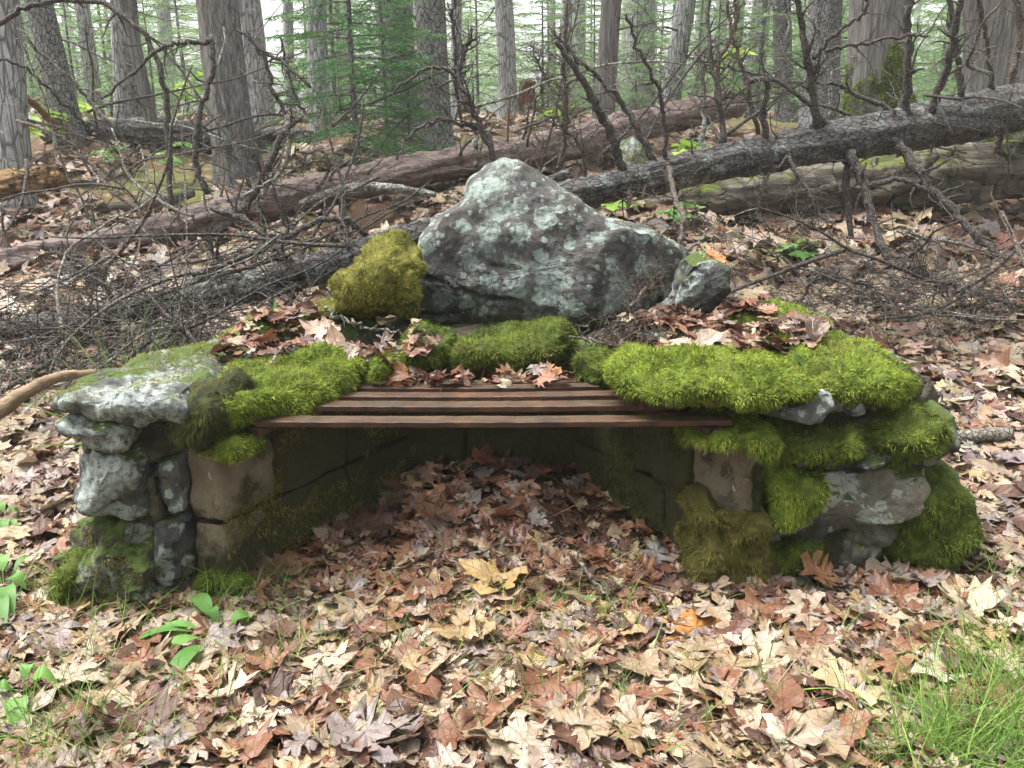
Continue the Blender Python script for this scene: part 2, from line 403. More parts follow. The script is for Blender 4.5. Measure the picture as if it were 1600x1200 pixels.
BARK_SNAG = bark_mat('bark_peeling_snag', (.09, .08, .072), (.29, .275, .255), (.34, .42, .39), sc=(1, 1, .2), lcov=.38, fs=40, flake=.5)
LOG_RED = bark_mat('log_wet_red', (.028, .016, .013), (.22, .15, .125), (.22, .24, .21), sc=(.12, .5, 1), lcov=.30, rough=.5, fs=40, moss=.05, spec=.5, flake=.2)
LOG_SPRUCE = bark_mat('log_spruce_bark', (.04, .036, .034), (.14, .13, .122), (.22, .245, .22), sc=(.5, 1, 1), lcov=.44, fs=46, rough=.7)
LOG_ROTTEN = bark_mat('log_rotten_grey', (.045, .04, .032), (.19, .17, .135), (.24, .26, .18), sc=(.07, .5, 1), lcov=.25, fs=30, moss=.35, flake=0.)
LOG_TAN = bark_mat('log_broken_tan', (.07, .04, .018), (.32, .21, .10), (.3, .24, .15), sc=(.08, 1, 1), lcov=.2, fs=40, flake=0.)
TWIG_DARK = bark_mat('twig_dark', (.048, .040, .035), (.135, .118, .104), (.25, .28, .25), sc=(1, 1, 1), lcov=.34, fs=60, rough=.6)
TWIG_BROWN = bark_mat('twig_brown', (.075, .058, .045), (.21, .17, .135), (.28, .30, .26), sc=(1, 1, 1), lcov=.34, fs=60, rough=.7)
TWIG_GREY = bark_mat('twig_grey', (.09, .08, .07), (.24, .215, .185), (.33, .36, .32), sc=(1, 1, 1), lcov=.4, fs=60)
TWIG_PALE = bark_mat('twig_pale_lichen', (.12, .105, .085), (.32, .29, .24), (.40, .45, .40), sc=(1, 1, 1), lcov=.48, fs=60)
WOOD_DRIFT = bark_mat('wood_smooth_pale', (.13, .09, .055), (.30, .22, .14), (.33, .27, .19), sc=(.2, .6, 1), lcov=.15, fs=25, flake=0.)

STUMP_RED = bark_mat('stump_rust_red', (.10, .04, .025), (.26, .12, .075), (.3, .2, .15), lcov=.2, fs=30)
def rust_mat():
    m = M('rusty_wet_iron', .5, .3); c = m.co((1, 1, 1))
    col = m.mix(m.ramp(m.noise(c, 9, 8, .7), [(.35, 0.), (.65, 1.)]), (.02, .011, .008), (.10, .042, .021))
    col = m.mix(m.ramp(m.math('MULTIPLY', m.ramp(m.normal_z(), [(.5, 0.), (.9, 1.)]), m.noise(c, 6, 7, .7)), [(.38, 0.), (.6, .7)]), col, (.07, .054, .025))
    col = m.mix(m.ramp(m.noise(m.co((1, 4, 1)), 11, 8, .75), [(.45, 0.), (.62, .8)]), col, (.028, .018, .013))
    col = m.mix(m.ramp(m.noise(c, 60, 5, .7), [(.62, 0.), (.7, .7)]), col, (.02, .016, .014))
    return m.done(col, m.bump(m.noise(c, 90, 7, .7), .5, .004), m.ramp(m.noise(c, 20, 5), [(.35, .38), (.65, .75)]))
RUST = rust_mat()

def leaf_mat(name, src):
    m = M(name, .42, .5)
    if src == 'attr': base = m.attr('col', 'Color')
    else: base = m.n('ShaderNodeObjectInfo').outputs['Color']
    uv = m.attr('leafuv', 'Vector'); sx = m.n('ShaderNodeSeparateXYZ'); m.t.links.new(uv, sx.inputs[0])
    ax = m.math('ABSOLUTE', sx.outputs[0]); y = sx.outputs[1]
    mid = m.math('SUBTRACT', 1., m.math('MULTIPLY', ax, 55.), True)
    lat = m.math('FRACT', m.math('MULTIPLY', m.math('SUBTRACT', y, m.math('MULTIPLY', ax, .85)), 6.5))
    latm = m.math('SUBTRACT', 1., m.math('MULTIPLY', m.math('ABSOLUTE', m.math('SUBTRACT', lat, .5)), 14.), True)
    vein = m.math('MAXIMUM', mid, m.math('MULTIPLY', latm, .7))
    oc = m.co()
    blot = m.ramp(m.noise(oc, 22 if src == 'attr' else 3.5, 8, .7), [(.36, 0.), (.62, 1.)])
    col = m.mix(m.math('MULTIPLY', blot, .5), base, m.mix(1., base, (.42, .33, .28), 'MULTIPLY'))
    col = m.mix(m.math('MULTIPLY', m.ramp(m.noise(oc, 90 if src == 'attr' else 14, 5, .7), [(.55, 0.), (.72, 1.)]), .45), col, (.06, .035, .022))
    col = m.mix(m.math('MULTIPLY', vein, .4), col, m.mix(1., col, (.55, .42, .33), 'MULTIPLY'))
    m.done(col, m.bump(m.math('SUBTRACT', m.noise(oc, 60 if src == 'attr' else 9, 6, .7), m.math('MULTIPLY', vein, .6)), .7, .004), m.ramp(m.noise(oc, 13 if src == 'attr' else 2.5, 4), [(.35, .16), (.65, .6)]))
    m.translucent(col, .18); return m.m
LEAF_LITTER = leaf_mat('leaf_litter', 'attr'); LEAF_ONE = leaf_mat('leaf_single', 'obj')
def green_mat(name, c0, c1, tr=.35, rough=.5):
    m = M(name, rough, .3); col = m.mix(m.attr('rnd'), c0, c1); m.done(col); m.translucent(col, tr); return m.m
GRASS = green_mat('grass_green', (.10, .20, .035), (.27, .40, .10)); STRAW = green_mat('grass_dry', (.22, .15, .08), (.46, .36, .21), .2)
PLANT = green_mat('plant_leaf_green', (.08, .19, .04), (.17, .33, .08)); SEEDLING = green_mat('seedling_yellow_green', (.18, .33, .05), (.38, .52, .10))
NEEDLE = green_mat('fir_needles', (.05, .13, .045), (.15, .29, .10), .35); NEEDLE_FAR = green_mat('fir_needles_haze_pale', (.13, .24, .09), (.29, .43, .18), .45)  # far needles are paled, putting distance haze into their colour
NEEDLE_RED = green_mat('needles_rust', (.16, .06, .03), (.34, .15, .08), .2)
def soil_mat():
    m = M('forest_soil', .9, .2); c = m.co((1, 1, 1)); 
    col = m.mix(m.noise(c, 3, 9, .7), (.045, .028, .018), (.17, .10, .065))
    col = m.mix(m.ramp(m.voro(c, 9, 'F1', 'Distance'), [(.15, 1.), (.5, 0.)]), col, (.30, .20, .135))
    g = m.ramp(m.noise(c, .55, 6, .6), [(.5, 0.), (.62, .7)]); col = m.mix(g, col, m.mix(m.noise(c, 12, 5), (.06, .09, .02), (.18, .2, .05)))
    return m.done(col, m.bump(m.noise(c, 18, 9, .75), .8, .04))
SOIL = soil_mat()

# ------------------------------------------------------------------ terrain
def terrain():
    gx = np.sinh(np.linspace(-5.2, 5.2, 200))*1.15/1.0; gx = gx*(118/gx.max())
    gy = np.concatenate([np.linspace(-20, .6, 20), np.arange(.7, 6, .06), 6+np.cumsum(np.linspace(.08, 2.2, 100))]); gy = gy[gy < 116]
    X, Y = np.meshgrid(gx, gy); Z = ground(X, Y)
    Z += fbm(np.stack([X*6, Y*6, 0*X], -1).reshape(-1, 3), 3).reshape(X.shape)*.012
    V = np.stack([X, Y, Z], -1).reshape(-1, 3); ny, nx = X.shape
    i = np.arange(ny-1)[:, None]; j = np.arange(nx-1)[None]
    q = np.stack([i*nx+j, i*nx+j+1, (i+1)*nx+j+1, (i+1)*nx+j], -1).reshape(-1, 4)
    mb = MB().add(V, np.concatenate([q[:, [0, 1, 2]], q[:, [0, 2, 3]]]))
    struct(obj('ground', mb, SOIL, base=(0, 0, 0)))
terrain()

# ------------------------------------------------------------------ the stone fireplace
fire = thing('stone_fireplace', 'ruined mossy stone fireplace with an open firebox, two stone piers and a low back', 'fireplace', (0, 2.4, 0))
SOLID = []          # what leaves and twigs may come to rest on
def part(name, VF, mat, parent=fire, label=None, a=0.):
    o = obj(name, MB().add(*VF, a=a), mat, parent); SOLID.append(VF)
    if label: o['label'] = label
    return o
def stone(outline, y0, y1, mat=STONE_DARK, label=None, axis='Y', **kw):
    kw.setdefault('seed', len(SOLID)*1.37); kw.setdefault('na', 104); kw.setdefault('nr', 34); kw.setdefault('facets', 12); kw.setdefault('fdep', .14); return part('stone', rock(outline, axis, y0, y1, **kw), mat, label=label)

# masonry cores (rubble and mortar seen between the stones)
def core(plan, z0, z1, seed): return part('mortar_core', rock(plan, 'Z', z0, z1, p=8, amp=.05, freq=7, seed=seed, na=160, nr=60, soft=1), MORTAR)
core([(-1.10, 2.17), (-.90, 2.14), (-.86, 2.24), (-.47, 2.80), (-.50, 3.0), (-.85, 2.85), (-1.08, 2.5)], -.1, .545, 1)
core([(-.48, 2.84), (.36, 2.78), (.55, 3.1), (.4, 3.5), (-.45, 3.5), (-.7, 3.05)], -.1, .50, 2)
core([(.84, 2.30), (1.12, 2.30), (1.27, 2.5), (1.15, 3.0), (.7, 3.15), (.33, 2.86), (.62, 2.55)], -.1, .545, 3)

# firebox lining: cast blocks in two courses
def prism(plan, z0, z1, amp=.004, bevel=.012, seed=0.):
    P = np.asarray(plan, float); a = resample_closed(P, 96)
    for _ in range(2): a = (np.roll(a, 1, 0)+2*a+np.roll(a, -1, 0))/4
    c = a.mean(0); rows = []
    zs = [(z0, .94), (z0, .985), (z0+bevel*.4, 1.), *[(z0+(z1-z0)*k/8, 1.) for k in range(1, 8)], (z1-bevel*.4, 1.), (z1, .985), (z1, .94)]
    for z, s in zs: rows.append(np.column_stack([c+(a-c)*s, np.full(96, z)]))
    V = np.vstack(rows+[[*c, z0], [*c, z1]]); n = len(zs); na = 96
    i = np.arange(n-1)[:, None]; j = np.arange(na)[None]; j2 = (j+1) % na
    q = np.stack([i*na+j, i*na+j2, (i+1)*na+j2, (i+1)*na+j], -1).reshape(-1, 4); jj = np.arange(na); k = (jj+1) % na
    F = np.concatenate([q[:, [0, 1, 2]], q[:, [0, 2, 3]], np.stack([0*jj+n*na, k, jj], 1), np.stack([0*jj+n*na+1, (n-1)*na+jj, (n-1)*na+k], 1)])
    fn = np.cross(V[F[:, 1]]-V[F[:, 0]], V[F[:, 2]]-V[F[:, 0]])
    if ((V[F].mean(1)-V.mean(0))*fn).sum() < 0: F = F[:, ::-1]
    N = normals_of(V, F); V = V+N*(fbm(V*14+seed, 4)*amp)[:, None]
    return V, F
def wall_blocks(A, B, out, thick, cuts, courses, mats, seed):
    A, B = np.array(A), np.array(B); d = B-A; nrm = np.array(out, float); nrm /= np.linalg.norm(nrm)
    for ci, (z0, z1) in enumerate(courses):
        cs = [0]+cuts[ci]+[1]
        for k in range(len(cs)-1):
            p = A+d*(cs[k]+(.006 if k else 0)); q = A+d*(cs[k+1]-.006)
            w = .004*((k+ci) % 2)
            pl = [p+nrm*w, q+nrm*w, q+nrm*thick, p+nrm*thick]
            if k == 0: pl[3] = np.array([p[0]+nrm[0]*thick*1.05, p[1]+.02])     # the front end stands square to the viewer
            part('concrete_block', prism(pl, z0+.003, z1-.003, .010, seed=seed+ci*5+k*3), mats[(ci*3+k) % len(mats)])
WL0, WL1 = (-.765, 2.09), (-.335, 2.77); WR0, WR1 = (.60, 2.165), (.21, 2.74)
wall_blocks(WL0, WL1, (-1, .35), .085, [[.17, .6], [.24, .6]], [(-.06, .222), (.228, .435)], [BLOCK, BLOCK_MOSSY, BLOCK_MOSSY, BLOCK, BLOCK_MOSSY, BLOCK_MOSSY], 11)
wall_blocks(WR0, WR1, (1, .35), .085, [[.38, .75], [.24, .6]], [(-.06, .210), (.216, .425)], [BLOCK_MOSSY, BLOCK_MOSSY, BLOCK_MOSSY, BLOCK, BLOCK_MOSSY, BLOCK_MOSSY], 31)
wall_blocks((-.40, 2.775), (.27, 2.755), (0, 1), .11, [[.36, .74], [.40, .70]], [(-.06, .25), (.256, .47)], [BLOCK_MOSSY], 51)

# left pier
BASE_I = len(SOLID)
stone([(112, 830), (150, 808), (215, 806), (280, 822), (304, 850), (308, 900), (300, 965), (220, 975), (130, 965), (96, 930), (98, 875)], 2.04, 2.55, STONE_MOSSY, 'dark rough base stone with moss on its flank', p=3.5, amp=.05, freq=11, ridge=.04, na=200, nr=80, oct=6, facets=5, fdep=.06)
stone([(118, 770), (115, 720), (128, 692), (160, 684), (215, 690), (248, 712), (256, 760), (248, 800), (205, 815), (150, 812), (126, 798)], 2.045, 2.5, STONE_PALE, 'round boulder with a broad pale lichen patch', p=2.8, amp=.024, freq=8, ridge=.014, na=180, nr=70, oct=6, facets=6, fdep=.08)
stone([(106, 655), (118, 640), (160, 642), (205, 656), (222, 672), (215, 690), (170, 688), (125, 676)], 2.05, 2.45, STONE_PALE, p=4, amp=.018, freq=11, ridge=.012, oct=6)
stone([(128, 690), (150, 678), (200, 684), (225, 690), (235, 700), (150, 702)], 2.08, 2.4, STONE_MOSSY, p=3, amp=.014, freq=12)
stone([(251, 718), (275, 708), (298, 702), (300, 740), (297, 795), (275, 802), (254, 795)], 2.075, 2.3, STONE_DARK, 'narrow upright dark slab with lichen spots', p=5, amp=.014, freq=13, ridge=.01, oct=6)
stone([(238, 822), (262, 806), (300, 806), (306, 850), (308, 905), (270, 910), (245, 880)], 2.068, 2.35, STONE_DARK, p=3.5, amp=.014, freq=12)
stone([(222, 690), (262, 684), (292, 700), (285, 712), (252, 722), (232, 716)], 2.105, 2.3, MORTAR, p=2.6, amp=.02, freq=16)
stone([(240, 735), (256, 722), (258, 790), (262, 808), (244, 812), (238, 780)], 2.105, 2.3, MORTAR, p=2.6, amp=.02, freq=16)
stone([(205, 665), (240, 655), (300, 660), (310, 690), (270, 702), (225, 690)], 2.13, 2.4, MORTAR, p=2.6, amp=.025, freq=16)
capL = rock([(-1.185, 2.12), (-1.12, 2.055), (-.98, 2.03), (-.83, 2.02), (-.79, 2.06), (-.76, 2.3), (-.72, 2.55), (-.82, 2.72), (-.95, 2.6), (-1.06, 2.42), (-1.15, 2.25)], 'Z', .505, .60, p=4.4, amp=.026, freq=9, na=220, nr=56, seed=2.2, ridge=.012, oct=6, facets=14, fdep=.05)
part('stone', capL, STONE_PALE, label='long cap stone with pale lichen on its front edge')

# right pier
stone([(1284, 742), (1330, 733), (1441, 728), (1446, 758), (1434, 794), (1394, 799), (1352, 808), (1322, 826), (1278, 839), (1230, 839), (1244, 816), (1268, 792), (1276, 756)], 2.185, 2.5, STONE_TAN, 'broad flat grey slab with a ragged lower edge', p=7, amp=.016, freq=12, soft=1, ridge=.012, na=220, nr=70, oct=6)
stone([(1290, 838), (1325, 826), (1352, 816), (1390, 822), (1388, 850), (1366, 880), (1348, 925), (1308, 925), (1298, 876)], 2.235, 2.5, STONE_TAN, p=4, amp=.016, freq=11)
stone([(1318, 826), (1355, 806), (1402, 797), (1402, 830), (1376, 852), (1336, 842)], 2.215, 2.45, STONE_TAN, p=3, amp=.018, freq=14)
stone([(1166, 642), (1200, 628), (1268, 622), (1288, 610), (1301, 614), (1301, 648), (1252, 656), (1184, 651)], 2.13, 2.45, STONE_PALE, 'pale wedge of cap stone showing under the moss', p=5, amp=.008, freq=12, soft=1)
stone([(1320, 634), (1334, 623), (1350, 627), (1353, 643), (1338, 651), (1323, 646)], 2.20, 2.32, STONE_DARK, 'small round dark cobble under the moss cap', p=2.2, amp=.008, freq=12)
stone([(1205, 655), (1310, 648), (1380, 622), (1440, 610), (1440, 650), (1380, 668), (1300, 676), (1215, 672)], 2.27, 2.6, MORTAR, p=3, amp=.02, freq=11)
stone([(1322, 714), (1360, 700), (1396, 696), (1402, 722), (1362, 731), (1326, 728)], 2.175, 2.5, STONE_PALE, p=3, amp=.01, freq=14)
stone([(1200, 668), (1300, 672), (1390, 650), (1480, 640), (1488, 690), (1440, 722), (1330, 722), (1220, 720)], 2.22, 2.7, STONE_MOSSY, p=3.5, amp=.02, freq=9)
stone([(1190, 728), (1280, 728), (1290, 790), (1270, 850), (1310, 930), (1200, 930), (1188, 840)], 2.235, 2.6, STONE_MOSSY, p=4, amp=.02, freq=9)
stone([(1385, 800), (1440, 735), (1495, 740), (1514, 790), (1516, 850), (1480, 905), (1400, 930), (1365, 925)], 2.24, 2.7, STONE_MOSSY, p=3.5, amp=.025, freq=8)
capR = rock([(.34, 2.52), (.42, 2.36), (.58, 2.26), (.80, 2.22), (1.04, 2.24), (1.16, 2.34), (1.20, 2.6), (1.12, 2.95), (.9, 3.12), (.6, 3.1), (.4, 2.85)], 'Z', .47, .565, p=4, amp=.02, freq=6, na=160, nr=40, seed=6.2)
part('stone', capR, STONE_MOSSY)
part('stone', rock([(.40, 2.72), (.48, 2.66), (.62, 2.68), (.66, 2.80), (.60, 2.9), (.44, 2.88)], 'Z', .55, .605, p=4, amp=.012, freq=9, seed=16.2), STONE_DARK, label='flat dark slate among leaves on the right pier')
part('stone', rock([(-.95, 2.95), (-.86, 2.86), (-.55, 2.83), (-.42, 2.95), (-.5, 3.1), (-.85, 3.12)], 'Z', .3, .60, p=4, amp=.02, freq=7, seed=26.2), STONE_MOSSY)
part('stone', rock([(-.5, 2.72), (-.2, 2.70), (.15, 2.68), (.34, 2.66), (.42, 2.85), (.2, 2.95), (-.4, 2.95)], 'Z', .44, .535, p=4, amp=.02, freq=8, seed=36.2), STONE_MOSSY)

# ------------------------------------------------------------------ the big boulder and the small rock beside it
def boulder():
    out = [(640, 425), (650, 385), (690, 340), (722, 322), (735, 290), (758, 266), (788, 258), (815, 268), (850, 284), (905, 320), (960, 352), (1040, 380), (1084, 404), (1100, 430), (1116, 452), (1108, 486), (1060, 500), (960, 506), (900, 530), (830, 545), (740, 545), (660, 525), (600, 510), (560, 500), (566, 470), (610, 450)]
    V, F = rock(out, 'Y', 2.74, 3.55, p=3.4, amp=.02, freq=7, na=320, nr=140, seed=5.5, lean=.30, soft=1, oct=6, ridge=0., facets=22, fdep=.13)
    N = normals_of(V, F)
    fac = np.abs(perlin(V*np.array([3.2, 3.2, 2.6])+3.3))*.03 + np.abs(perlin(V*np.array([7., 7., 6.])+9.3))*.014
    V = V-N*(fac-.012)[:, None]
    # split lines across the face
    def crack(pts, depth, wid):
        nonlocal V
        Yr = 2.84; pl = np.array([at(x, y, Yr) for x, y in pts]); pix = np.stack([(V[:, 0]/dep(V[:, 1], V[:, 2]))*FPX+800, 0*V[:, 0]], 1)
        v = 600-FPX*(((V[:, 2]-CAM_Z)*CP+V[:, 1]*SP)/dep(V[:, 1], V[:, 2])); q = np.stack([pix[:, 0], v], 1)
        best = np.full(len(V), 1e9); P = np.array(pts, float)
        for a, b in zip(P[:-1], P[1:]):
            ab = b-a; t = np.clip(((q-a)@ab)/(ab@ab), 0, 1); best = np.minimum(best, np.linalg.norm(q-(a+t[:, None]*ab), axis=1))
        best = best+perlin(V*30)*2.5; V = V-N*(depth*np.exp(-(best/wid)**2)*(N[:, 1] < .3))[:, None]
    crack([(640, 427), (680, 438), (712, 450), (745, 466), (800, 470), (815, 478)], .028, 4)
    crack([(745, 466), (738, 486), (700, 496), (640, 490)], .022, 4)
    crack([(770, 415), (810, 420)], .015, 3); crack([(640, 480), (655, 512)], .02, 4)
    b = tag(place('boulder', None), 'pointed grey boulder with pale lichen patches standing behind the fireplace', 'boulder') if False else None
    e = thing('boulder', 'large pointed grey boulder blotched with pale lichen behind the iron grate', 'boulder', (0, 3.1, .45))
    obj('rock_face', MB().add(V, F), BOULDER, e); SOLID.append((V, F))
    return e
BLD = boulder()
small = rock([(1045, 500), (1060, 440), (1075, 408), (1110, 402), (1138, 415), (1142, 440), (1128, 470), (1108, 492), (1080, 505)], 'Y', 2.86, 3.25, p=3.2, amp=.025, freq=8, na=160, nr=60, seed=8.8, ridge=.03, facets=14, fdep=.15)
sr = thing('rock', 'small dark angular rock leaning against the right end of the big boulder', 'rock', (.6, 3.05, .5))
obj('rock_face', MB().add(*small), STONE_DARK, sr); SOLID.append(small)

# ------------------------------------------------------------------ moss
mg = np.random.default_rng(21)
def moss(VF, mat, n, L=(.010, .020), W=.0034, parent=fire, name='moss_cushion', droop=.5, keep=None, lift=.0, under=True, spread=.55, label=None):
    V, F = VF; rg = mg
    def k(P, N):
        w_ = ((N[:, 1] < .75) & (N[:, 2] > -.75)).astype(float)
        return w_*keep(P, N) if keep is not None else w_
    n = int(n*1.6); P, N = scatter(V, F, n, rg, k)
    D = N+rg.normal(size=(n, 3))*spread+np.array([0, -.05, -.15])
    ln = rg.uniform(L[0], L[1], n)*(.7+.6*np.clip(.5+perlin(P*18)*1.2, 0, 1))
    bv, bf, m = blades(P-N*.003, D, ln, np.full(n, W)*rg.uniform(.7, 1.4, n), rg, droop, 1)
    r = np.clip(rg.normal(.40, .26, n)+perlin(P*10)*.35+perlin(P*45)*.3, 0, 1)
    mb = MB()
    if under: mb.add(V, F, np.clip(.12+perlin(V*40)*.3+perlin(V*90)*.2, 0, .5))
    rv = np.repeat(r, m); rv = rv+np.tile(np.array([-.15, -.15, .15])[:m], n); mb.add(bv, bf, np.clip(rv, 0, 1))
    o = obj(name, mb, mat, parent)
    if label: o['label'] = label
    SOLID.append(VF); return o
def cush(outline, y0, y1, mat, n, axis='Y', p=2.6, amp=.034, freq=8, L=(.010, .021), lean=0., **kw):
    return moss(rock(outline, axis, y0, y1, p=p, amp=amp, freq=freq, na=110, nr=46, seed=len(SOLID)*2.1, soft=3, oct=6, lean=lean), mat, n, L, **kw)
# right pier
cush([(955, 600), (985, 580), (1040, 572), (1110, 574), (1180, 582), (1260, 592), (1296, 606), (1288, 620), (1232, 634), (1150, 645), (1085, 630), (1010, 624), (965, 616)], 2.085, 2.50, MOSS_BRIGHT, 17000, label='bright green cushion moss capping the right pier')
cush([(1190, 590), (1250, 556), (1320, 548), (1385, 562), (1432, 594), (1444, 620), (1405, 628), (1360, 614), (1320, 628), (1290, 622), (1220, 606)], 2.20, 2.78, MOSS_BRIGHT, 15000)
cush([(.74, 2.85), (.9, 2.78), (1.06, 2.85), (1.05, 3.05), (.9, 3.15), (.76, 3.02)], .50, .63, MOSS_BRIGHT, 4000, axis='Z')
cush([(1076, 684), (1100, 666), (1150, 656), (1196, 664), (1210, 690), (1165, 694), (1120, 698), (1092, 694)], 2.10, 2.42, MOSS_BRIGHT, 5500, L=(.012, .024), droop=1.1)
cush([(1165, 690), (1220, 668), (1290, 676), (1345, 664), (1352, 700), (1320, 718), (1270, 724), (1205, 724)], 2.15, 2.5, MOSS_MID, 7000, droop=.8)
cush([(1325, 672), (1375, 650), (1430, 632), (1478, 642), (1492, 678), (1480, 704), (1432, 718), (1395, 722), (1340, 702)], 2.17, 2.6, MOSS_MID, 8000)
cush([(1190, 765), (1200, 728), (1250, 722), (1286, 742), (1290, 772), (1264, 800), (1238, 822), (1212, 832), (1195, 812)], 2.15, 2.40, MOSS_BRIGHT, 5200, L=(.012, .024), droop=1.0)
cush([(1084, 800), (1112, 780), (1140, 800), (1170, 800), (1196, 806), (1200, 880), (1196, 925), (1140, 930), (1098, 915), (1080, 860)], 2.125, 2.34, MOSS_BROWN, 9000, L=(.012, .024), droop=1.2, p=5, amp=.04, freq=10, label='shaggy olive brown moss hanging below the tan block')
cush([(1160, 700), (1192, 700), (1198, 790), (1194, 840), (1172, 830), (1160, 780)], 2.15, 2.36, MOSS_DARK, 2600, L=(.009, .018), droop=1.1)
cush([(1392, 790), (1440, 736), (1492, 734), (1518, 772), (1522, 832), (1500, 875), (1440, 900), (1392, 915), (1378, 880), (1400, 826)], 2.18, 2.62, MOSS_MID, 9000, droop=.8)
cush([(1190, 856), (1240, 842), (1290, 852), (1306, 884), (1304, 928), (1250, 932), (1196, 920)], 2.165, 2.42, MOSS_MID, 5000, L=(.010, .022), droop=1.)
cush([(900, 600), (905, 560), (935, 545), (975, 560), (985, 600), (950, 618)], 2.42, 2.62, MOSS_MID, 2200)
# left pier
cush([(-.83, 2.07), (-.72, 2.075), (-.60, 2.19), (-.51, 2.34), (-.43, 2.47), (-.45, 2.6), (-.58, 2.64), (-.70, 2.46), (-.82, 2.3)], .465, .585, MOSS_BRIGHT, 15000, axis='Z', p=3, label='bright green cushion moss spilling over the left pier')
cush([(288, 660), (305, 615), (340, 600), (366, 612), (362, 650), (345, 682), (305, 688)], 2.065, 2.35, MOSS_DARK, 6000, L=(.014, .030), droop=1.2, p=4, amp=.05, label='dark shaggy moss beside the pale cap stone')
cush([(294, 704), (310, 690), (350, 684), (392, 691), (396, 704), (365, 711), (322, 716), (300, 714)], 2.075, 2.22, MOSS_BRIGHT, 2200, L=(.008, .018), droop=.9)
cush([(300, 915), (330, 895), (380, 900), (404, 925), (380, 950), (330, 962), (300, 955)], 2.04, 2.22, MOSS_MID, 3000, p=2.4, amp=.04)
cush([(88, 930), (100, 880), (125, 870), (135, 910), (128, 950), (100, 955)], 2.02, 2.3, MOSS_MID, 2200, amp=.04)
cush([(572, 592), (588, 566), (606, 572), (612, 594), (592, 606)], 2.42, 2.56, MOSS_BRIGHT, 1400)
cush([(-.95, 2.62), (-.86, 2.60), (-.70, 2.72), (-.66, 2.86), (-.75, 2.9), (-.9, 2.8)], .50, .62, MOSS_BRIGHT, 3500, axis='Z')
cush([(402, 534), (402, 505), (416, 494), (455, 487), (508, 476), (528, 484), (522, 496), (470, 502), (432, 512), (422, 534)], 2.80, 3.0, MOSS_YELLOW, 3200, p=3, L=(.008, .016))
moss(capL, MOSS_YELLOW, 9000, (.005, .013), .0026, name='moss_carpet', under=False, keep=lambda P, N: (N[:, 2] > .75)*((fbm(P*9, 4)+1.2*(P[:, 1]-2.1)) > -.10), label='thin yellow green moss carpet on the long cap stone')
moss(capR, MOSS_MID, 4000, (.006, .015), .0026, name='moss_carpet', under=False, keep=lambda P, N: (N[:, 2] > .6)*(fbm(P*8, 4) > .05))
moss(SOLID[BASE_I], MOSS_BROWN, 5500, (.010, .022), .0034, name='moss_carpet', under=False, droop=.9, keep=lambda P, N: (fbm(P*8, 4)-(P[:, 0]+1.05)*2.0 > .0)); SOLID.pop()
# back course
cush([(622, 560), (632, 536), (662, 528), (700, 536), (706, 560), (690, 574), (648, 574)], 2.56, 2.80, MOSS_MID, 3000)
cush([(700, 562), (712, 538), (800, 522), (880, 516), (906, 532), (902, 562), (860, 578), (780, 582), (720, 582)], 2.56, 2.84, MOSS_MID, 8000, label='mossy back ledge between the boulder and the grate')
# lining and base
for sgn, (A, B, nn) in enumerate(((WL0, WL1, (1, -.5)), (WR0, WR1, (-1, -.5)))):
    A, B = np.array(A), np.array(B); nn = np.array(nn)/np.linalg.norm(nn)
    ss = np.linspace(0, 1, 40); zz = np.linspace(-.02, .42, 30); S, Zz = np.meshgrid(ss, zz)
    XY = A+(B-A)*S[..., None]-nn*.004*(-1)
    V = np.concatenate([XY, Zz[..., None]], -1).reshape(-1, 3); V[:, :2] += nn*(fbm(V*9, 3)*.006)[:, None]
    i = np.arange(29)[:, None]; j = np.arange(39)[None]; q = np.stack([i*40+j, i*40+j+1, (i+1)*40+j+1, (i+1)*40+j], -1).reshape(-1, 4)
    F = np.concatenate([q[:, [0, 1, 2]], q[:, [0, 2, 3]]])
    if (normals_of(V, F)[:, :2]@nn).mean() < 0: F = F[:, ::-1]
    moss((V, F), MOSS_BROWN if sgn == 0 else MOSS_DARK, 6500, (.006, .015), .0026, name='moss_film', under=False, droop=.9,
         keep=lambda P, N: (fbm(P*6, 4)-(P[:, 2]-.20)*2.2 > -.05)); SOLID.pop()
# moss on the boulder: shares the boulder's own thing
V, F = SOLID[[i for i, s in enumerate(SOLID) if len(s[0]) > 40000][0]]
cush([(522, 475), (527, 436), (556, 420), (574, 396), (612, 386), (650, 402), (657, 428), (645, 470), (625, 500), (585, 506), (540, 500)], 2.72, 3.2, MOSS_YELLOW, 12000, p=2.0, amp=.075, freq=6, parent=BLD, L=(.008, .017), lean=.5, label='yellow green moss mound on the boulder\'s flank')
moss((V, F), MOSS_MID, 5000, (.005, .012), .0026, parent=BLD, name='moss_carpet', under=False, keep=lambda P, N: (N[:, 2] > .35)*(fbm(P*7, 4)+.9*np.clip(P[:, 0]-.15, -.6, .5) > .25)); SOLID.pop()
moss((V, F), MOSS_DARK, 6000, (.006, .014), .0026, parent=BLD, name='moss_carpet', under=False, keep=lambda P, N: (P[:, 2] < .66)*(N[:, 1] < 0)*(fbm(P*8, 4)-(P[:, 2]-.56)*6 > .15)); SOLID.pop()
V, F = small
moss((V, F), MOSS_BRIGHT, 700, (.006, .014), .0026, parent=sr, name='moss_carpet', under=False, keep=lambda P, N: (N[:, 2] > .6)*(P[:, 0] > .66)); SOLID.pop()

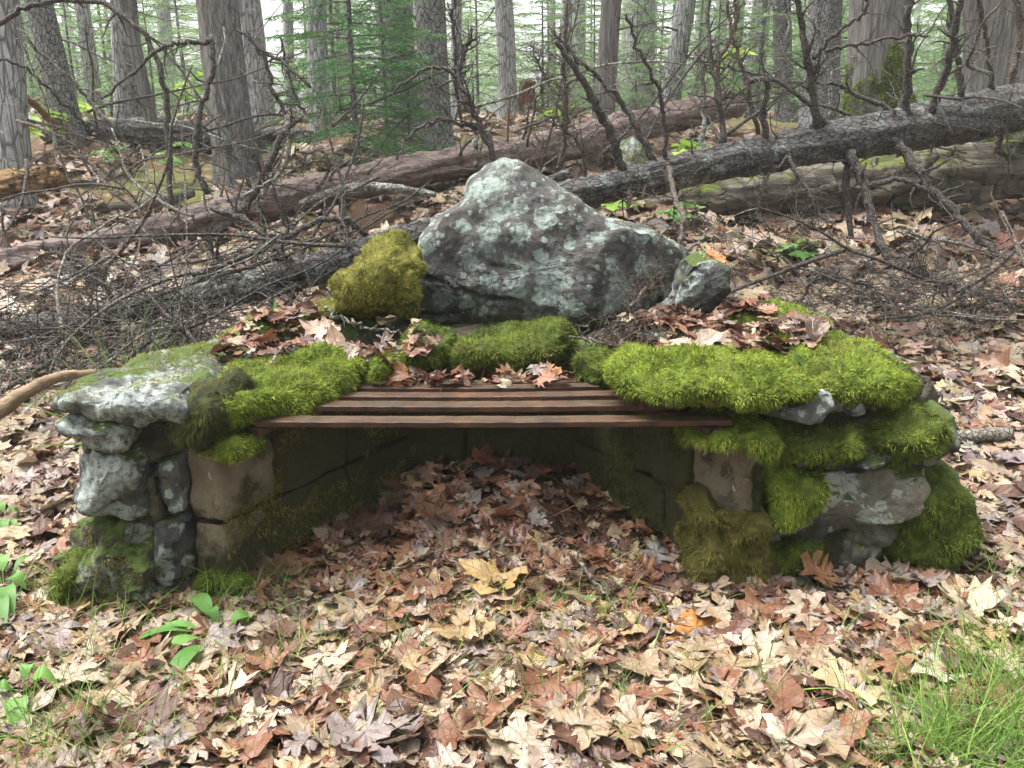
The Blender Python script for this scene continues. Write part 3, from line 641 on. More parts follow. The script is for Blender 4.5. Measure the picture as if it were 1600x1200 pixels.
# ------------------------------------------------------------------ the iron grate: flat bars across the firebox on two bearers
grate = thing('iron_grate', 'rusty iron grate of five flat bars lying across the firebox', 'grate', (0, 2.3, .47))
def bar(p0, p1, wd, th, name='bar'):
    p0, p1 = np.array(p0, float), np.array(p1, float); n = 60; t = np.linspace(0, 1, n)[:, None]; c = p0+(p1-p0)*t
    c[:, 2] += -.004*np.sin(t[:, 0]*math.pi); sec = np.array([(-.5, -.42), (-.46, -.5), (.46, -.5), (.5, -.42), (.5, .42), (.46, .5), (-.46, .5), (-.5, .42)])
    d_ = p1-p0; ax = np.array([-d_[1], d_[0], 0]); ax /= np.linalg.norm(ax)
    V = (c[:, None, :]+ax*sec[None, :, :1]*wd+np.array([0, 0, 1.])*sec[None, :, 1:]*th)
    V = V+fbm(V.reshape(-1, 3)*40, 3).reshape(n, 8, 1)*np.array([0, .6, 1])*.0008
    i = np.arange(n-1)[:, None]; j = np.arange(8)[None]; j2 = (j+1) % 8
    q = np.stack([i*8+j, i*8+j2, (i+1)*8+j2, (i+1)*8+j], -1).reshape(-1, 4); F = np.concatenate([q[:, [0, 1, 2]], q[:, [0, 2, 3]]])
    e = np.array([[0, k+1, k] for k in range(1, 7)]); F = np.concatenate([F, e[:, ::-1]*1, e+(n-1)*8])
    V = V.reshape(-1, 3)
    o = obj(name, MB().add(V, F), RUST, grate, smooth=False); SOLID.append((V, F)); return o
for (xa, ya, xb, yb, Y, wd) in ((402, 661, 1140, 647, 2.166, .052), (490, 643, 1066, 630, 2.282, .052), (530, 630, 970, 618, 2.372, .046), (565, 619, 935, 609, 2.442, .040), (620, 608, 900, 602, 2.505, .036)):
    a, b = at(xa, ya, Y), at(xb, yb, Y); z = .488+.003*math.sin(Y*37)
    bar((a[0], Y, z+.000), (b[0], Y-.004, z+.006), wd, .016)
bar((-.68, 2.135, .466), (-.44, 2.54, .466), .045, .018, 'bearer'); bar((.535, 2.14, .468), (.30, 2.54, .468), .05, .018, 'bearer')
BVH = []
def finish_bvh():
    Vs, Fs, n = [], [], 0
    for V, F in SOLID: Vs.append(V); Fs.append(F+n); n += len(V)
    BVH.append(BVHTree.FromPolygons(np.concatenate(Vs).tolist(), np.concatenate(Fs).tolist()))
finish_bvh()
def drop(x, y, top=2.5):
    h = BVH[0].ray_cast(Vector((x, y, top)), Vector((0, 0, -1)))
    return (h[0].z, h[1]) if h[0] is not None else (None, None)

# ------------------------------------------------------------------ dead branches and twigs
tg = np.random.default_rng(77)
def twig_path(p, d, L, n, wob, rg, sag=0.):
    pts = [p]; d = d/np.linalg.norm(d)
    for k in range(n-1):
        d = d+rg.normal(size=3)*wob+np.array([0, 0, -sag]); d = d/np.linalg.norm(d); pts.append(pts[-1]+d*L/(n-1))
    return np.array(pts)
def twigs(mb, path, radii, n, L, rg, level=1, t0=.2, sag=.0, rmin=.0011, up=0., wob=.28):
    T = np.gradient(path, axis=0); m = len(path)
    for k in range(n):
        t = t0+(1-t0)*rg.random(); i = min(int(t*(m-1)), m-2)
        d = T[i]/np.linalg.norm(T[i]); q = rg.normal(size=3); q -= d*q.dot(d); q /= np.linalg.norm(q)
        q[2] += up; ang = rg.uniform(.7, 1.35); dd = d*math.cos(ang)+q*math.sin(ang)
        l = L*rg.uniform(.4, 1.2)*(1.15-.6*t); r = max(radii[i]*rg.uniform(.3, .5), rmin)
        P = twig_path(path[i], dd, l, 6, wob, rg, sag); rr = np.linspace(r, max(r*.35, rmin*.7), 6)
        mb.add(*tube(P, rr, 4 if r > .003 else 3, cap=False))
        if level > 1: twigs(mb, P, rr, max(2, int(n*.3)), l*.55, rg, level-1, .15, sag, rmin, up, wob)
def limb(pts, r0, r1, n=None, jit=.006, sides=7):
    n = n or max(8, int(len(pts)*5)); P = smooth_path(pts, n, jit, tg); rr = np.linspace(r0, r1, n)*(1+tg.normal(size=n)*.06)
    return P, rr, tube(P, rr, sides, amp=.12, freq=6, seed=tg.random()*50)
def pxpath(pts, Y0, Y1):
    L = np.array([0]+[math.dist(a[:2], b[:2]) for a, b in zip(pts[:-1], pts[1:])]).cumsum(); t = L/L[-1]
    return np.array([at(p[0], p[1], p[2] if len(p) > 2 else Y0+(Y1-Y0)*tt) for p, tt in zip(pts, t)])
def dead_branch(label, pts, Y0, Y1, th0, th1, mat, nt_=10, tl=.18, level=1, sag=0., up=.2, group=None, t0=.2):
    """a loose branch: the stem is the thing, its side twigs one part"""
    W = pxpath(pts, Y0, Y1); zz = W[:, 2].mean()
    P, rr, tb = limb(W, pxr(th0, Y0, W[0, 2]), pxr(th1, Y1, W[-1, 2]))
    lo = P[np.argmin(P[:, 2])]
    e = thing('dead_branch', label, 'branch', lo, group)
    obj('stem', MB().add(*tb), mat, e)
    if nt_:
        mb = MB(); twigs(mb, P, rr, nt_, tl, tg, level, t0, sag, up=up); obj('twigs', mb, mat, e)['kind'] = 'stuff'
    return e

def landmark(px):
    for x, s in ((60, 'at the left edge'), (150, 'behind the dark leaning trunk'), (260, 'behind the upper left log'), (395, 'behind the peeling snag'), (475, 'beside the bright gap'), (560, 'left of the fir sapling'), (640, 'behind the fir sapling'), (720, 'behind the stout speckled trunk'), (780, 'left of the straight pale trunk'), (850, "above the boulder's peak"), (920, 'left of the tilted spruce limbs'), (990, 'behind the tilted spruce limbs'), (1060, "above the reddish log's far end"), (1140, 'right of the leaning grey trunk'), (1250, 'by the dark straight trunk'), (1340, 'behind the thick dark trunk'), (1450, 'behind the mossy cedar'), (1540, 'between the two cedars')):
        if px < x: return s
    return 'at the right edge'
# ------------------------------------------------------------------ fallen trunks
def log_mesh(W, r, sides, amp, freq, n, seed, jit=.008):
    jit = min(jit, .05*float(np.mean(r)))
    P = smooth_path(W, n, jit, tg); rr = np.interp(np.linspace(0, 1, n), np.linspace(0, 1, len(r)), r)
    return P, rr, tube(P, rr, sides, amp, freq, seed)
def fallen(name, label, pix, th, mat, amp=.12, freq=7, n=90, sides=40, cat='log', seed=0.):
    W = np.array([at(x, y, Y) for x, y, Y in pix]); r = [pxr(t, p[2], w[2]) for t, p, w in zip(th, pix, W)]
    P, rr, tb = log_mesh(W, r, sides, amp, freq, n, seed)
    e = thing(name, label, cat, P[np.argmin(P[:, 2])]-np.array([0, 0, rr.mean()])); obj('trunk', MB().add(*tb), mat, e)
    SOLID.append(tb); return e, P, rr
def add_branch(e, pts, Y0, Y1, th0, th1, mat, nt_=8, tl=.2, level=1, up=.2, sag=0., label=None, t0=.25):
    W = pxpath(pts, Y0, Y1); P, rr, tb = limb(W, pxr(th0, Y0, W[0, 2]), pxr(th1, Y1, W[-1, 2]))
    b = obj('branch', MB().add(*tb), mat, e)
    if label: b['label'] = label
    if nt_:
        mb = MB(); twigs(mb, P, rr, nt_, tl, tg, level, t0, sag, up=up); obj('twigs', mb, mat, b)['kind'] = 'stuff'
    return P, rr
# the fallen spruce: one trunk from the upper right, behind the boulder, to the brush at the left
spr, sP, sR = fallen('fallen_spruce', 'dark fallen spruce propped on its branches, running behind the boulder to the brush', [(1850, 118, 6.3), (1600, 166, 5.7), (1450, 196, 5.4), (1330, 216, 5.15), (1200, 240, 4.9), (1060, 268, 4.65), (960, 290, 4.5), (870, 312, 4.35), (760, 345, 4.2), (640, 372, 4.05), (520, 412, 3.95), (400, 446, 3.9), (280, 472, 3.9), (150, 494, 3.95), (0, 512, 4.1), (-90, 520, 4.2)],
    [74, 70, 66, 62, 56, 50, 47, 45, 45, 45, 48, 46, 40, 32, 26, 22], LOG_SPRUCE, amp=.16, freq=9, n=260, sides=44, cat='fallen tree', seed=4.)
for pts, Ya, Yb, t0_, t1_, nn in (
    ([(972, 268), (955, 215), (928, 158), (898, 105), (868, 64)], 4.5, 4.3, 17, 8, 4), ([(1022, 252), (990, 190), (955, 140), (915, 105), (880, 66), (862, 50)], 4.62, 4.7, 12, 4, 7),
    ([(1040, 246), (1038, 190), (1028, 140), (1000, 80), (978, 22)], 4.6, 4.5, 8, 5, 9), ([(1195, 226), (1193, 175), (1198, 128), (1170, 124)], 4.85, 4.8, 12, 7, 4),
    ([(1278, 205), (1268, 130), (1255, 60), (1242, -20)], 5.0, 4.9, 14, 9, 9), ([(1416, 182), (1420, 100), (1421, 40), (1424, -30)], 5.25, 5.1, 13, 10, 7),
    ([(1455, 176), (1478, 110), (1492, 50), (1503, -30)], 5.3, 5.1, 13, 11, 8), ([(1506, 156), (1496, 90), (1488, 30), (1482, -20)], 5.4, 5.4, 11, 8, 6),
    ([(1552, 142), (1544, 80), (1530, 0), (1526, -20)], 5.6, 5.5, 8, 6, 7), ([(1132, 226), (1122, 150), (1110, 80), (1106, -10)], 4.8, 4.9, 9, 6, 10),
    ([(1290, 196), (1250, 150), (1180, 115), (1100, 100)], 5.0, 4.9, 9, 3, 10), ([(1400, 176), (1340, 148), (1300, 130), (1225, 128)], 5.2, 5.3, 8, 4, 8),
    ([(1270, 90), (1310, 50), (1350, 20), (1358, -10)], 4.95, 4.8, 8, 4, 8), ([(1290, 80), (1340, 68), (1410, 58), (1450, 56)], 4.95, 4.9, 7, 4, 6),
    ([(1320, 232), (1322, 280), (1330, 372)], 5.05, 4.85, 15, 9, 5), ([(1330, 236), (1352, 290), (1362, 340), (1388, 412)], 5.0, 4.6, 17, 10, 6),
    ([(1402, 226), (1440, 275), (1490, 330), (1532, 376), (1566, 402)], 5.1, 4.7, 18, 9, 7), ([(1358, 292), (1400, 280), (1440, 292), (1458, 318)], 4.85, 4.8, 9, 6, 3),
    ([(1228, 244), (1250, 275), (1270, 310), (1288, 345)], 4.8, 4.5, 7, 4, 16), ([(982, 280), (984, 330)], 4.4, 4.3, 8, 6, 3),
    ([(1046, 262), (1052, 300), (1068, 350), (1052, 405), (1020, 445), (985, 480)], 4.5, 2.72, 9, 6, 22), ([(1235, 240), (1205, 268), (1190, 300), (1180, 340)], 4.8, 4.6, 5, 3, 12),
    ([(470, 430), (440, 395), (390, 350), (330, 325)], 3.85, 4.0, 13, 10, 6), ([(575, 372), (545, 345), (500, 345), (430, 378), (370, 405), (300, 430)], 4.0, 3.7, 10, 8, 8),
    ([(470, 440), (455, 470), (462, 500)], 3.85, 3.8, 14, 9, 2), ([(420, 450), (425, 490)], 3.8, 3.75, 10, 7, 2), ([(340, 462), (345, 420), (330, 385), (320, 360)], 3.85, 3.9, 10, 5, 8),
    ([(250, 478), (275, 515), (330, 545)], 3.85, 3.6, 9, 4, 12), ([(180, 490), (160, 440), (120, 405), (70, 395)], 3.9, 4.0, 10, 5, 14), ([(120, 495), (80, 540), (20, 560)], 3.95, 3.7, 9, 5, 14)):
    add_branch(spr, pts, Ya, Yb, t0_, t1_, TWIG_DARK if nn != 22 else TWIG_BROWN, nn*2, .22, 2 if nn > 8 else 1)
# bark stubs along the trunk
for k in range(46):
    i = tg.integers(8, len(sP)-8); a = tg.uniform(0, 6.28); q = np.array([0, -math.cos(a), math.sin(a)]); L = tg.uniform(.05, .22); q += tg.normal(size=3)*.3; q /= np.linalg.norm(q)
    P = twig_path(sP[i]+q*sR[i]*.8, q, L, 5, .2, tg); rr = np.linspace(.007, .003, 5)*tg.uniform(.6, 1.3); obj('branch_stub', MB().add(*tube(P, rr, 5, cap=True)), TWIG_DARK, spr)
redlog, rP, rR = fallen('fallen_log', 'long wet reddish log slanting up across the brush to the far trees', [(-120, 420, 5.0), (0, 412, 5.05), (160, 384, 5.2), (300, 352, 5.4), (400, 324, 5.6), (530, 292, 5.9), (680, 262, 6.4), (800, 242, 6.9), (920, 216, 7.4), (1040, 186, 8.0), (1150, 160, 8.6)], [48, 48, 50, 56, 54, 50, 46, 52, 50, 44, 40], LOG_RED, amp=.22, freq=6, n=200, sides=48, seed=9.)
for k in range(16):
    i = tg.integers(20, 150); q = np.array([0, -.6, 1.])+tg.normal(size=3)*.5; q /= np.linalg.norm(q)
    P = twig_path(rP[i]+q*rR[i]*.8, q, tg.uniform(.2, .7), 7, .2, tg); rr = np.linspace(.012, .004, 7)*tg.uniform(.6, 1.2); mb = MB().add(*tube(P, rr, 5)); twigs(mb, P, rr, 5, .2, tg, 1); obj('branch', mb, TWIG_PALE if k % 3 == 0 else TWIG_BROWN, redlog)
rot, _, _ = fallen('fallen_log', 'thick rotten grey log with moss lying under the propped spruce on the right', [(960, 318, 6.1), (1050, 312, 6.1), (1200, 298, 6.0), (1350, 284, 5.95), (1480, 274, 5.9), (1620, 262, 5.9), (1860, 245, 5.9)], [36, 52, 66, 76, 84, 90, 90], LOG_ROTTEN, amp=.26, freq=6, n=140, sides=54, seed=14.)
add_branch(rot, [(1556, 242), (1572, 170), (1588, 100), (1594, 40), (1586, -10)], 5.8, 5.7, 12, 9, TWIG_BROWN, 8, .2)
fallen('fallen_log', 'dark broken log lying between the tree trunks at upper left', [(66, 208, 8.2), (160, 205, 8.1), (250, 207, 8.0), (340, 212, 8.0), (430, 216, 7.9), (486, 218, 7.9)], [24, 36, 38, 36, 34, 26], LOG_SPRUCE, amp=.35, freq=7, n=90, sides=36, seed=19.)
fallen('fallen_log', 'short splintered tan log end poking in at the left edge', [(-80, 300, 5.6), (0, 290, 5.6), (60, 280, 5.6), (97, 272, 5.6)], [40, 40, 36, 28], LOG_TAN, amp=.3, freq=8, n=60, sides=40, seed=23.)
fallen('fallen_log', 'short dark broken log piece behind the boulder\'s peak', [(850, 288, 5.2), (868, 280, 5.2), (886, 270, 5.3)], [14, 16, 12], LOG_SPRUCE, amp=.3, freq=8, n=24, sides=24, seed=29.)
fallen('fallen_log', 'thin pale grey log lying in the litter behind the left brush', [(150, 325, 6.2), (240, 318, 6.2), (300, 300, 6.4)], [18, 20, 16], LOG_ROTTEN, amp=.2, freq=8, n=40, sides=24, seed=31.)
fallen('fallen_log', 'lichen crusted crooked limb lying along the reddish log', [(470, 318, 5.0), (510, 305, 5.0), (560, 292, 5.1), (610, 294, 5.1), (680, 304, 5.2)], [12, 15, 16, 14, 8], TWIG_PALE, amp=.25, freq=9, n=50, sides=18, seed=33., cat='limb')
fallen('fallen_log', 'smooth pale curved root lying behind the left pier', [(-60, 680, 2.55), (0, 640, 2.6), (50, 606, 2.68), (95, 588, 2.75), (150, 582, 2.8)], [28, 26, 20, 16, 10], WOOD_DRIFT, amp=.05, freq=4, n=50, sides=20, seed=35., cat='root')
fallen('fallen_log', 'short bark covered stick end in the leaves right of the right pier', [(1480, 690, 3.0), (1520, 682, 3.0), (1578, 678, 3.02)], [20, 22, 20], TWIG_PALE, amp=.15, freq=8, n=24, sides=18, seed=37., cat='stick')

# ------------------------------------------------------------------ standing trees
TRUNKS = {}; STANDING = []
def trunk_tree(name, label, xb, Y, xt, wpx, mat, H=7.5, amp=.08, freq=7, sides=40, flare=.35, stubs=10, seed=0., group=None, twl=.5, cat='tree', taper=.5, roots=0.):
    B = gcol(xb, Y); Tp = at(xt, 0, Y); d = (Tp-B)/(Tp-B)[2]; r = pxr(wpx, Y, 1.3)
    hs = np.concatenate([np.linspace(-.25, 1.2, 24), np.linspace(1.3, H, 34)]) if H > 1.5 else np.linspace(-.2, H, 24); P = B+d*hs[:, None]
    P[:, 0] += np.sin(hs*.9+seed)*.012*hs; rr = r*(1-taper*np.clip(hs, 0, None)/12)*(1+flare*np.exp(-np.clip(hs, 0, None)/.22))
    V, F = tube(P, rr, sides, amp, freq, seed)
    if roots:
        a = np.arctan2(V[:, 1]-B[1], V[:, 0]-B[0]); hz = V[:, 2]-B[2]
        k = 1+roots*np.exp(-np.clip(hz, 0, None)/.35)*(.5+.5*np.cos(a*5+seed))**2; V[:, :2] = B[:2]+d[:2]*hz[:, None]+(V[:, :2]-B[:2]-d[:2]*hz[:, None])*k[:, None]
    e = thing(name, label, cat, B, group); obj('trunk', MB().add(V, F), mat, e); TRUNKS[e.name] = (V, F)
    for k in range(stubs):
        h = tg.uniform(.4, 3.6); a = tg.uniform(0, 6.28); q = np.array([math.cos(a), math.sin(a), tg.uniform(-.5, .4)]); q /= np.linalg.norm(q); c = B+d*h
        p = twig_path(c+q*r*.7, q, tg.uniform(.3, 1.2)*twl, 8, .16, tg, .04); r_ = np.linspace(.009, .003, 8)*tg.uniform(.6, 1.4)*max(1, Y/8)
        mb = MB().add(*tube(p, r_, 4)); twigs(mb, p, r_, 6, .3*twl, tg, 1, rmin=.0016*Y/7); obj('dead_limb', mb, TWIG_BROWN if k % 2 else TWIG_PALE, e)
    return e, B, r
TREES = [
 (28, 6.1, 2, 54, BARK_GREY, 'grey trunk at the left edge of the picture beside the tan log end'), (112, 7.9, 62, 46, BARK_DARK, 'dark leaning conifer trunk behind the tan log end'),
 (192, 9.6, 180, 24, BARK_GREY, 'slim grey trunk touching a wider one behind the upper left log'), (214, 10.2, 196, 40, BARK_DARK, 'wide dark trunk behind the upper left log'),
 (412, 10.5, 384, 46, BARK_GREY, 'smooth grey trunk half hidden behind the peeling snag'),
 (500, 9.0, 496, 36, BARK_GREY, 'grey trunk just left of the green fir sapling'), (636, 9.4, 620, 44, BARK_DARK, 'brownish trunk directly behind the green fir sapling'),
 (684, 7.9, 674, 54, BARK_DARK, 'stout dark speckled trunk right of the green fir sapling'), (795, 12.5, 786, 34, BARK_GREY, 'straight pale grey trunk above the boulder\'s peak'),
 (942, 9.2, 957, 36, BARK_CEDAR, 'grey weathered trunk with stringy bark behind the tilted spruce limbs'), (1040, 12.2, 1072, 36, BARK_GREY, 'grey trunk leaning right at the far end of the reddish log'),
 (1228, 11.2, 1222, 32, BARK_DARK, 'dark straight trunk left of the dark pair by the mossy cedar'), (1278, 9.4, 1290, 58, BARK_DARK, 'thick dark trunk pressed against the mossy cedar'),
 (716, 13.5, 712, 20, BARK_GREY, 'slender grey trunk right of the stout speckled trunk'), (150, 13.0, 128, 26, BARK_GREY, 'misty grey trunk between the dark leaning trunk and the slim pair'),
 (455, 14.0, 448, 18, BARK_GREY, 'slender trunk against the bright gap in the forest'), (880, 14.5, 888, 20, BARK_GREY, 'slender misty trunk right of the straight pale grey trunk'),
 (1172, 15.5, 1190, 34, BARK_GREY, 'pale misty trunk behind the upright spruce limbs'), (606, 13.0, 598, 24, BARK_GREY, 'misty trunk seen through the fir sapling')]
for k, (xb, Y, xt, wp, mt, lb) in enumerate(TREES):
    STANDING.append(trunk_tree('conifer_tree', lb, xb, Y, xt, wp*.88, mt, seed=k*3.3, stubs=9 if Y < 13 else 5, twl=.6+Y*.03, sides=32, amp=.07, group='tree trunks standing behind the fireplace')[0])
snag, sB, _ = trunk_tree('dead_snag', 'tall dead snag with peeling grey bark and a pale green lichen streak', 372, 6.7, 338, 64, BARK_SNAG, amp=.14, freq=6, seed=2., stubs=8, flare=.2, sides=60)
trunk_tree('dead_snag', 'thin barkless leaning trunk crossing the upper left log', 246, 8.0, 196, 19, BARK_CEDAR, amp=.08, seed=5., stubs=3, flare=.1)
ced, cB, cr = trunk_tree('cedar_tree', 'massive shaggy cedar trunk with green moss at its base, upper right', 1372, 8.0, 1372, 88, BARK_CEDAR, amp=.13, freq=6, seed=7., stubs=6, flare=.3, sides=110, roots=.5)
ced2, c2B, c2r = trunk_tree('cedar_tree', 'massive shaggy cedar trunk cut off by the right edge of the picture', 1556, 8.4, 1562, 108, BARK_CEDAR, amp=.13, freq=6, seed=8., stubs=6, flare=.3, sides=110, roots=.4)
def trunk_moss(e, B, r, n, top, ax):
    V, F = TRUNKS[e.name]
    moss((V, F), MOSS_MID, n*2, (.02, .045), .013, parent=e, name='moss_carpet', under=False, keep=lambda P, N: (N[:, 1] < .3)*((P[:, 2]-B[2]) < top)*(fbm(P*3, 4)*.5-(P[:, 2]-B[2]-top*.5)/top-np.abs((P[:, 0]-B[0])/r-ax)*.55 > -.35)); SOLID.pop()
trunk_moss(ced, cB, cr, 7000, 1.0, .0); trunk_moss(ced, cB, cr, 2000, .9, -1.1); trunk_moss(ced2, c2B, c2r, 4000, .95, .5)
lich = rock([(350, 250), (346, 215), (344, 190), (352, 188), (358, 215), (360, 248)], 'Y', 6.36, 6.44, p=3, amp=.01, freq=9, na=40, nr=14)
obj('lichen_patch', MB().add(*lich), STONE_PALE, snag)['label'] = 'pale green lichen streak on the bark'
trunk_tree('broken_stump', 'rust red broken stump among the far trees above the boulder\'s right slope', 824, 13.0, 826, 26, STUMP_RED, H=.5, amp=.3, freq=8, seed=9., stubs=0, sides=30, cat='stump', taper=3)

# ------------------------------------------------------------------ firs
def fir(H, z0, rmax, nb, needle, seed, tw=1., dense=1., lean=0.):
    """trunk and needle crown of a conifer at the origin: whorled boughs with flat sprays"""
    rg = np.random.default_rng(seed)
    tz = np.linspace(0, H, 14); path = np.stack([np.sin(tz*.7+seed)*.015*tz, np.cos(tz*.9+seed)*.015*tz, tz], 1); r0 = .011*H**.9
    tr = MB().add(*tube(path, np.linspace(r0, .004, 14), 8)); P_, D_, L_, sm = [], [], [], []
    for k in range(nb):
        t = (k+rg.random())/nb; z = z0+(H-z0)*t; a = k*2.4+rg.normal()*.3; Lb = rmax*(1-t)**.8*rg.uniform(.65, 1.1)+.06*H/3
        d0 = np.array([math.cos(a), math.sin(a), .25-.35*(1-t)]); base = np.array([np.interp(z, tz, path[:, 0]), np.interp(z, tz, path[:, 1]), z])
        bp = twig_path(base, d0, Lb, 7, .05, rg, .03); tr.add(*tube(bp, np.linspace(.004*H/3+.003, .0015, 7), 4, cap=False), a=0)
        nt_ = max(4, int(Lb/(.06*tw)*dense))
        for j in range(nt_):
            s = .18+.82*(j+.5)/nt_; q = bp[0]*0+np.array([np.interp(s*6, np.arange(7), bp[:, c]) for c in range(3)])
            tl = Lb*.42*(1.1-s)+.05*tw; dirb = bp[-1]-bp[0]; dirb /= np.linalg.norm(dirb); sd = np.cross(dirb, [0, 0, 1]); sd /= np.linalg.norm(sd)+1e-9
            for sg in (-1, 1):
                dd = dirb*.75+sd*sg*.8+rg.normal(size=3)*.1; dd[2] -= .12; dd /= np.linalg.norm(dd)
                nn = max(4, int(tl/(needle*.33))); u = (np.arange(nn)+rg.random(nn))/nn; pos = q+dd*(u*tl)[:, None]; pos[:, 2] -= .12*(u*tl)**2/max(Lb, .1)
                nd = np.cross(dd, [0, 0, 1]); nd /= np.linalg.norm(nd)+1e-9; ss = np.where(np.arange(nn) % 2, 1, -1)[:, None]
                P_.append(pos); D_.append(dd*.6+nd*ss*.8+rg.normal(size=(nn, 3))*.22); L_.append(np.full(nn, needle)*rg.uniform(.7, 1.2, nn)); sm.append(np.full(nn, np.clip(.25+.6*s*rg.random()+.2*rg.normal(), 0, 1)))
    P_ = np.concatenate(P_); D_ = np.concatenate(D_); L_ = np.concatenate(L_); sm = np.concatenate(sm)
    bv, bf, m = blades(P_, D_, L_, L_*.26, rg, .1, 1)
    cr_ = MB().add(bv, bf, np.repeat(sm, m))
    return tr, cr_
def fir_meshes(name, args, mat, bark=BARK_DARK):
    tr, c = fir(*args); out = []
    for nm, mb, mt in (('trunk', tr, bark), ('crown', c, mat)):
        V, F = mb.arrays(); out.append(mesh_np(nm, V, F, mt, True, np.concatenate(mb.A)))
    return out
def put_fir(ms, label, loc, rz, sc, group=None, name='fir_sapling'):
    e = thing(name, label, 'fir', loc, group); e.rotation_euler = (0, 0, rz); e.scale = (sc, sc, sc)
    place('trunk', ms[0], e); place('crown', ms[1], e); return e
F1 = fir_meshes('fir', (3.0, .2, .95, 84, .042, 5, 1., 1.0), NEEDLE)
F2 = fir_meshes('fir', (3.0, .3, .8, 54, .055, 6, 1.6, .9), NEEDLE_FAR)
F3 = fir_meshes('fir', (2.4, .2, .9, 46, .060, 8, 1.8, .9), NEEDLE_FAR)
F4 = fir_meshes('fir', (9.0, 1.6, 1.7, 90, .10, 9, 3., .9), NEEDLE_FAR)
for k, e in enumerate(STANDING+[ced, ced2]):      # unseen live crowns well above the frame, added to darken the ambient light
    if k % 2: continue
    c = place('crown', F4[1], e, (0, 0, 4.2)); c.rotation_euler = (0, 0, k*1.7); c.scale = (.7, .7, .9)
put_fir(F1, 'dark green fir sapling standing left of the stout speckled trunk', gcol(560, 7.0), .4, .95)
put_fir(F1, 'small fir sapling tucked behind the larger green fir', gcol(606, 8.2), 2.1, .7)
put_fir(F1, 'low fir seedling spreading over the reddish log', gcol(640, 7.3), 4.1, .42)
fr = np.random.default_rng(15)
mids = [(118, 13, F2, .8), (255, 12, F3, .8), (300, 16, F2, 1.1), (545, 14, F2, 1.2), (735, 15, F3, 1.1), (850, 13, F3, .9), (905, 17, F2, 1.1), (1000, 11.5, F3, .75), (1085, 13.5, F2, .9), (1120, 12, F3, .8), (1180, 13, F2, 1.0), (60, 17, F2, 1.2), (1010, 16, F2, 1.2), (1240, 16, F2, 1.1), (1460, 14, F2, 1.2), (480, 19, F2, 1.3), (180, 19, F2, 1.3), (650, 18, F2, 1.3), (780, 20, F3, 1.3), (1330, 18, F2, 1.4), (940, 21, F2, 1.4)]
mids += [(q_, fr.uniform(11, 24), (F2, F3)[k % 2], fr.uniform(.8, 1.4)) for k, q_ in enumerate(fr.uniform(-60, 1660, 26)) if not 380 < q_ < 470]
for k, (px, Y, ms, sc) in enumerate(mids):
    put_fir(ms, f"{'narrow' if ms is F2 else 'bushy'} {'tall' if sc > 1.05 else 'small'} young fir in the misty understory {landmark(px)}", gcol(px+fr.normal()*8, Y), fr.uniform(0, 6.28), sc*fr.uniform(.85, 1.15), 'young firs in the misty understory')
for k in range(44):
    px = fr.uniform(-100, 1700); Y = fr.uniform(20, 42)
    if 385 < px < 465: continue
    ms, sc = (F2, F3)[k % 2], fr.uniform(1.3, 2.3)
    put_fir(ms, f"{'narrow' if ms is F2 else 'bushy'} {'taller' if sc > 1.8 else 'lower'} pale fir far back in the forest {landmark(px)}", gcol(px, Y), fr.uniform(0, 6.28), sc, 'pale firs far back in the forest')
# far trunks and firs: mist does some of the fading, their pale colours the rest
def far_tree_mesh(H, r, seed):
    h = np.linspace(-.3, H, 16); P = np.stack([np.sin(h*.6+seed)*.03*h**.6*np.sign(h), 0*h, h], 1) if False else np.stack([np.sin(h*.5+seed)*.04, np.cos(h*.4+seed)*.04, h], 1)
    rr = r*(1-.6*h.clip(0)/H)*(1+.3*np.exp(-h.clip(0)/.3)); t1 = MB().add(*tube(P, rr, 14, .06, 6, seed)); rg = np.random.default_rng(int(seed*10)+1); mb = MB()
    for k in range(26):
        z = rg.uniform(.8, H*.6); a = rg.uniform(0, 6.28); q = np.array([math.cos(a), math.sin(a), rg.uniform(-.4, .3)]); p = twig_path(np.array([0, 0, z])+q*r*.6, q, rg.uniform(.4, 1.5), 6, .15, rg, .05)
        mb.add(*tube(p, np.linspace(.014, .006, 6), 3, cap=False))
    o = []
    for nm, m_, mt in (('trunk', t1, BARK_GREY), ('dead_limbs', mb, TWIG_BROWN)):
        V, F = m_.arrays(); o.append(mesh_np(nm, V, F, mt, True, np.concatenate(m_.A)))
    return o
FT = [far_tree_mesh(11, .16, 1.), far_tree_mesh(12, .22, 2.), far_tree_mesh(10, .12, 3.), far_tree_mesh(12, .19, 4.5)]
taken = [(t[0], t[3]) for t in TREES]
nfar = 0
for k in range(36):
    Y = fr.uniform(14, 55); px = fr.uniform(-120, 1720)
    if 392 < px < 450: continue
    B = gcol(px, Y); ms = FT[k % 4]; e = thing('forest_tree', f"{('straight', 'stout', 'thin', 'tall')[k % 4]} grey trunk in the {'near' if Y < 28 else 'far'} mist {landmark(px)}", 'tree', B, 'far tree trunks in the mist'); e.rotation_euler = (fr.normal()*.02, fr.normal()*.02, fr.uniform(0, 6.28)); s = fr.uniform(.75, 1.3); e.scale = (s, s, 1)
    place('trunk', ms[0], e); place('dead_limbs', ms[1], e)['kind'] = 'stuff'
for k in range(16):
    Y = fr.uniform(20, 75); px = fr.uniform(-150, 1750)
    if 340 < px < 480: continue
    put_fir(F4, f"tall pale fir fading into the {'near' if Y < 45 else 'far'} mist {landmark(px)}", gcol(px, Y), fr.uniform(0, 6.28), fr.uniform(.7, 1.4), 'tall firs fading into the mist', 'fir_tree')

